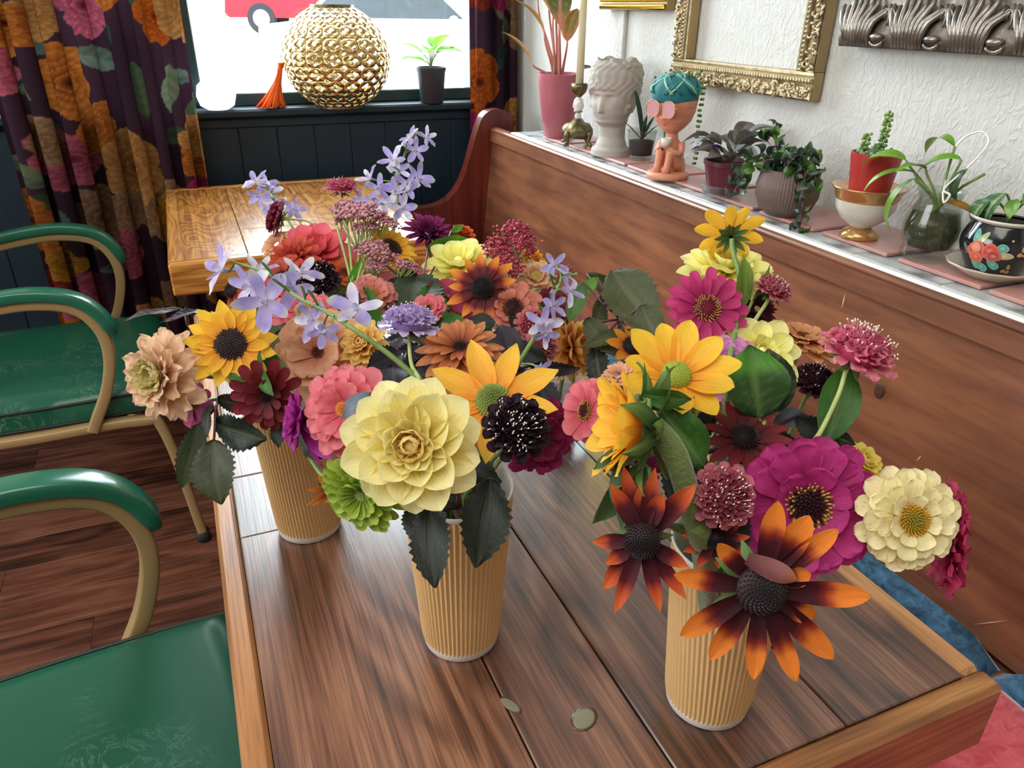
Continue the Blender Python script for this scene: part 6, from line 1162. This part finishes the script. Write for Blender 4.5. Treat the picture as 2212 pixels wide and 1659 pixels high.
# ------------------------------------------------------------------ back bouquets (4, 5)
larkspur([(800, 620, .92), (835, 540, .93), (855, 480, .94), (858, 430, .95), (862, 380, .96), (872, 340, .97), (888, 300, .98), (910, 285, .98)],
    [(885, 298, 30, .98, -.4, .5, .7), (922, 297, 26, .98, .6, .3, .6), (898, 325, 30, .97, .4, -.2, .8), (850, 345, 36, .97, -.3, .3, .9), (862, 368, 30, .96, .1, 0, 1), (905, 385, 36, .95, .6, .1, .8), (880, 400, 32, .95, .2, 0, 1), (800, 385, 32, .96, -.6, .4, .7), (820, 410, 34, .95, -.2, .0, 1), (855, 415, 36, .95, .1, 0, 1), (870, 450, 34, .94, .2, -.3, .9), (785, 440, 32, .95, -.4, -.2, .8), (825, 440, 28, .95, 0, -.2, 1)],
    'tallest pale larkspur spire against the dark wainscot', 4)
larkspur([(690, 620, .9), (660, 540, .93), (625, 480, .95), (600, 440, .97), (580, 410, .98), (560, 395, .98)],
    [(552, 392, 34, .98, -.3, .4, .8), (575, 398, 28, .98, .3, .4, .8), (560, 425, 26, .97, -.3, -.3, .8), (588, 412, 24, .98, .5, 0, .7), (590, 445, 30, .97, -.5, 0, .8), (638, 452, 28, .96, .6, 0, .7), (612, 450, 26, .96, 0, -.2, 1)],
    'pale lavender larkspur tip over the far table glare', 4)
scabiosa(603, 472, 44, .90, (-.85, .25, .2), 'crimson scabiosa facing left on an arching stem', 4, ('#5a1428', '#7c2038', '#9c3450'), via=[(640, 474, .9), (672, 482, .9), (692, 520, .9), (702, 580, .88)], stemmat=STEMP, ns=6)
scabiosa(738, 408, 42, .95, (.05, .85, .4), 'bright pink scabiosa standing above the dusty yarrow', 4, ('#a83a5c', '#c85a78', '#d87a90'), ns=8, flat=.45)
yarrow((765, 640, .84), [(768, 462, 56, .86, 0, .85, .45), (828, 478, 32, .87, .3, .8, .4), (790, 492, 30, .86, 0, .8, .4), (812, 545, 46, .84, .35, .75, .5), (880, 575, 28, .83, .3, .8, .4), (722, 452, 12, .88, 0, .9, .3), (742, 440, 22, .88, -.1, .8, .4), (812, 572, 26, .83, .1, .7, .6)], 'dusty pink yarrow clusters on branching grey-green stems', 4, ('#a8707c', '#c08c92', '#8a5a62'))
dahlia(682, 545, 82, .88, (.1, .45, .8), 'coral pink dahlia behind the yarrow stems', 4, [(0, '#c83a4c'), (.5, '#dc5a68'), (1, '#e07080')], rings=((8, 1., 0), (7, .8, .35), (6, .5, .8)), W=.6)
dahlia(635, 562, 66, .84, (-.2, .4, .8), 'flame red dahlia with orange petal edges above the larkspur', 4, [(0, '#7c1c1c'), (.5, '#a83028'), (1, '#c8582c')], tip='point', W=.32, rings=((12, 1., .05), (11, .85, .3), (9, .6, .6), (8, .35, .9)))
zinnia(598, 528, 42, .9, (-.4, .5, .7), 'peach petalled zinnia at the edge of the table glare', 4, PEACH, center=None, ruf=.1)
scabiosa(688, 605, 50, .80, (.0, .5, .8), 'near-black scabiosa behind the larkspur blossoms', 4, ('#100810', '#1c0c18', '#301228'), ns=30)
zinnia(805, 635, 56, .78, (.2, .5, .8), 'salmon ruffled zinnia beneath the yarrow', 4, [(0, '#c0644a'), (.5, '#cf8070'), (1, '#d08a80')], rings=((10, 1., -.1), (9, .8, .2), (8, .6, .5)), W=.5, ruf=.12, center=('#c0703c', '#d08a50'))
zinnia(610, 600, 60, .82, (-.4, .3, .8), 'red orange zinnia behind the arching larkspur', 4, [(0, '#8a2018'), (1, '#c04830')], center=('#2a1010', '#5a2018'))
zinnia(745, 590, 48, .86, (.1, .5, .8), 'orange zinnia glimpsed through the yarrow stems', 4, [(0, '#b0401c'), (1, '#d8682c')], center=('#5a2010', '#8a401c'))
rudbeckia(845, 538, 66, .88, (.5, .45, .5), 'golden sunflower turned right behind the yarrow', 5, SUNC, cone=('#2a1a14', '#4a3020'), cr=.4, N=14, W=.36, rings=2, elev=.1, tip='point', ch=.35, name='sunflower')
zinnia(925, 502, 58, .92, (.1, .55, .75), 'purple magenta pompon dahlia at the back', 5, [(0, '#4c0c38'), (.5, '#6c1450'), (1, '#8a2868')], rings=((12, 1.05, .1), (14, .8, .3), (14, .65, .6), (12, .5, .9), (8, .3, 1.2)), W=.26, center=None, tip='point', name='dahlia', cup_=.7)
dahlia(992, 572, 84, .86, (-.1, .6, .6), 'pale yellow dahlia at the back beside the crimson yarrow', 5, PALE, rings=((8, 1., -.05), (8, .85, .25), (7, .6, .6)), W=.58)
yarrow((1110, 650, .78), [(1112, 508, 44, .82, .1, .6, .7), (1072, 532, 34, .81, -.2, .6, .7), (1130, 535, 30, .8, .3, .5, .7), (1095, 580, 38, .78, 0, .4, .8), (1085, 550, 28, .8, 0, .5, .8), (1218, 590, 24, .8, .2, .5, .7)], 'crimson yarrow clusters against the pew back', 5, ('#7c1c38', '#a8384e', '#c8606a'), bump=1.6)
rudbeckia(1042, 622, 82, .74, (-.05, .12, 1), 'yellow-tipped maroon rudbeckia with black cone, back middle', 5, [(0, '#3c0c18'), (.45, '#6a1418'), (.6, '#c05a14'), (1, '#e8a018')], cr=.3, N=13, W=.3, ch=.8, elev=.0, curl=-.15)
zinnia(1157, 598, 50, .80, (.1, .35, .9), 'cream and peach tubular zinnia beside the crimson yarrow', 5, [(0, '#c88a60'), (.6, '#cf9c78'), (1, '#dcb890')], rings=((11, 1., -.1), (13, .6, .5), (10, .45, .9)), W=.36, center=('#b8a050', '#d8c880'))
zinnia(1108, 668, 66, .74, (.0, .3, .9), 'salmon zinnia with dark raised centre below the crimson yarrow', 5, [(0, '#a8483c'), (.5, '#c4705c'), (1, '#cf8470')], center=('#2a0c14', '#4c1c1c', '#8a5030'), cr=.36, ch=.9)
scabiosa(1150, 705, 44, .70, (.2, .3, .9), 'rose pink scabiosa left of the slender larkspur', 5, ('#8c3040', '#c05868', '#d07880'), ns=16)
scabiosa(1168, 748, 42, .68, (.2, .3, .9), 'lower rose pink scabiosa behind the slender larkspur', 5, ('#8c3c40', '#c06468', '#d48484'), ns=16)
zinnia(960, 655, 66, .80, (.0, .4, .9), 'deep pink zinnia in the gap left of the yellow-tipped rudbeckia', 5, [(0, '#8a1844'), (1, '#b0345c')], rings=((12, 1., 0), (10, .8, .3)), W=.5)
zinnia(925, 668, 40, .76, (-.2, .4, .8), 'coral pink bloom behind the lavender scabiosa', 5, CORAL, W=.5)
zinnia(1195, 665, 48, .78, (.3, .2, .8), 'dark crimson zinnia behind the slender larkspur', 5, [(0, '#4c1020'), (1, '#7a1c34')], W=.4)
dahlia(1148, 560, 34, .86, (.2, .6, .6), 'small golden dahlia peeking behind the crimson yarrow', 5, [(0, '#c87a14'), (1, '#e8ac20')])
dahlia(1000, 505, 30, .93, (.3, .6, .6), 'small orange bloom beside the purple pompon dahlia', 5, [(0, '#a8401c'), (1, '#d86a24')])
sprig(905, 640, .80, 'dark green basil sprig in the back bouquet centre', 5, [(890, 700, .76, 900, 600, .82, .8, .1, [(0, rgb('#26341e')), (1, rgb('#35462a'))]), (830, 625, .82, 900, 610, .84, .6, .4), (935, 700, .76, 930, 620, .8, .6, -.4, gn), (1010, 700, .74, 940, 690, .76, .5, .2, gn), (870, 560, .86, 900, 620, .84, .5, -.2), (1010, 520, .9, 925, 535, .9, .5, .6, gl2), (1000, 488, .92, 975, 500, .92, .6, .2, gl2)], cols=dk, vein=rgb('#3c4a30'))
sprig(720, 640, .80, 'dark foliage beneath the yarrow in the back left cup', 4, [(680, 690, .76, 720, 640, .8, .6, .2), (760, 700, .74, 740, 640, .8, .6, .2), (820, 690, .74, 770, 650, .8, .6, .3, gn), (640, 650, .8, 690, 620, .82, .5, .2), (740, 600, .86, 720, 660, .82, .4, .3, gn), (780, 560, .86, 750, 620, .84, .2, .3, gl2), (730, 540, .88, 735, 600, .86, .15, .2, gl2)], cols=dk)
sprig(1080, 730, .68, 'dark foliage between the copper and yellow-tipped rudbeckias', 5, [(1060, 780, .64, 1080, 720, .68, .6, .2), (1010, 690, .72, 1070, 700, .7, .5, .2), (1180, 790, .66, 1110, 740, .68, .5, .1), (1140, 650, .76, 1110, 720, .72, .5, .2), (1060, 690, .72, 1020, 740, .7, .5, .2, gn)], cols=dk)
sprig(865, 770, .63, 'dark basil sprig filling the gap under the lavender scabiosa', 2, [(900, 690, .66, 865, 780, .64, .8, .1), (820, 730, .66, 880, 790, .63, .8, .3), (930, 760, .62, 850, 780, .63, .7, .0), (840, 820, .6, 870, 730, .64, .8, .2)], cols=pu, vein=rgb('#3a3640'))
sprig(600, 690, .68, 'olive leaves between the sunflower and the large peach zinnia', 1, [(560, 640, .70, 600, 720, .68, .7, .2), (630, 640, .70, 590, 720, .68, .7, -.2), (560, 720, .67, 620, 680, .69, .7, .3), (610, 800, .66, 590, 700, .68, .6, .1)], cols=ol)
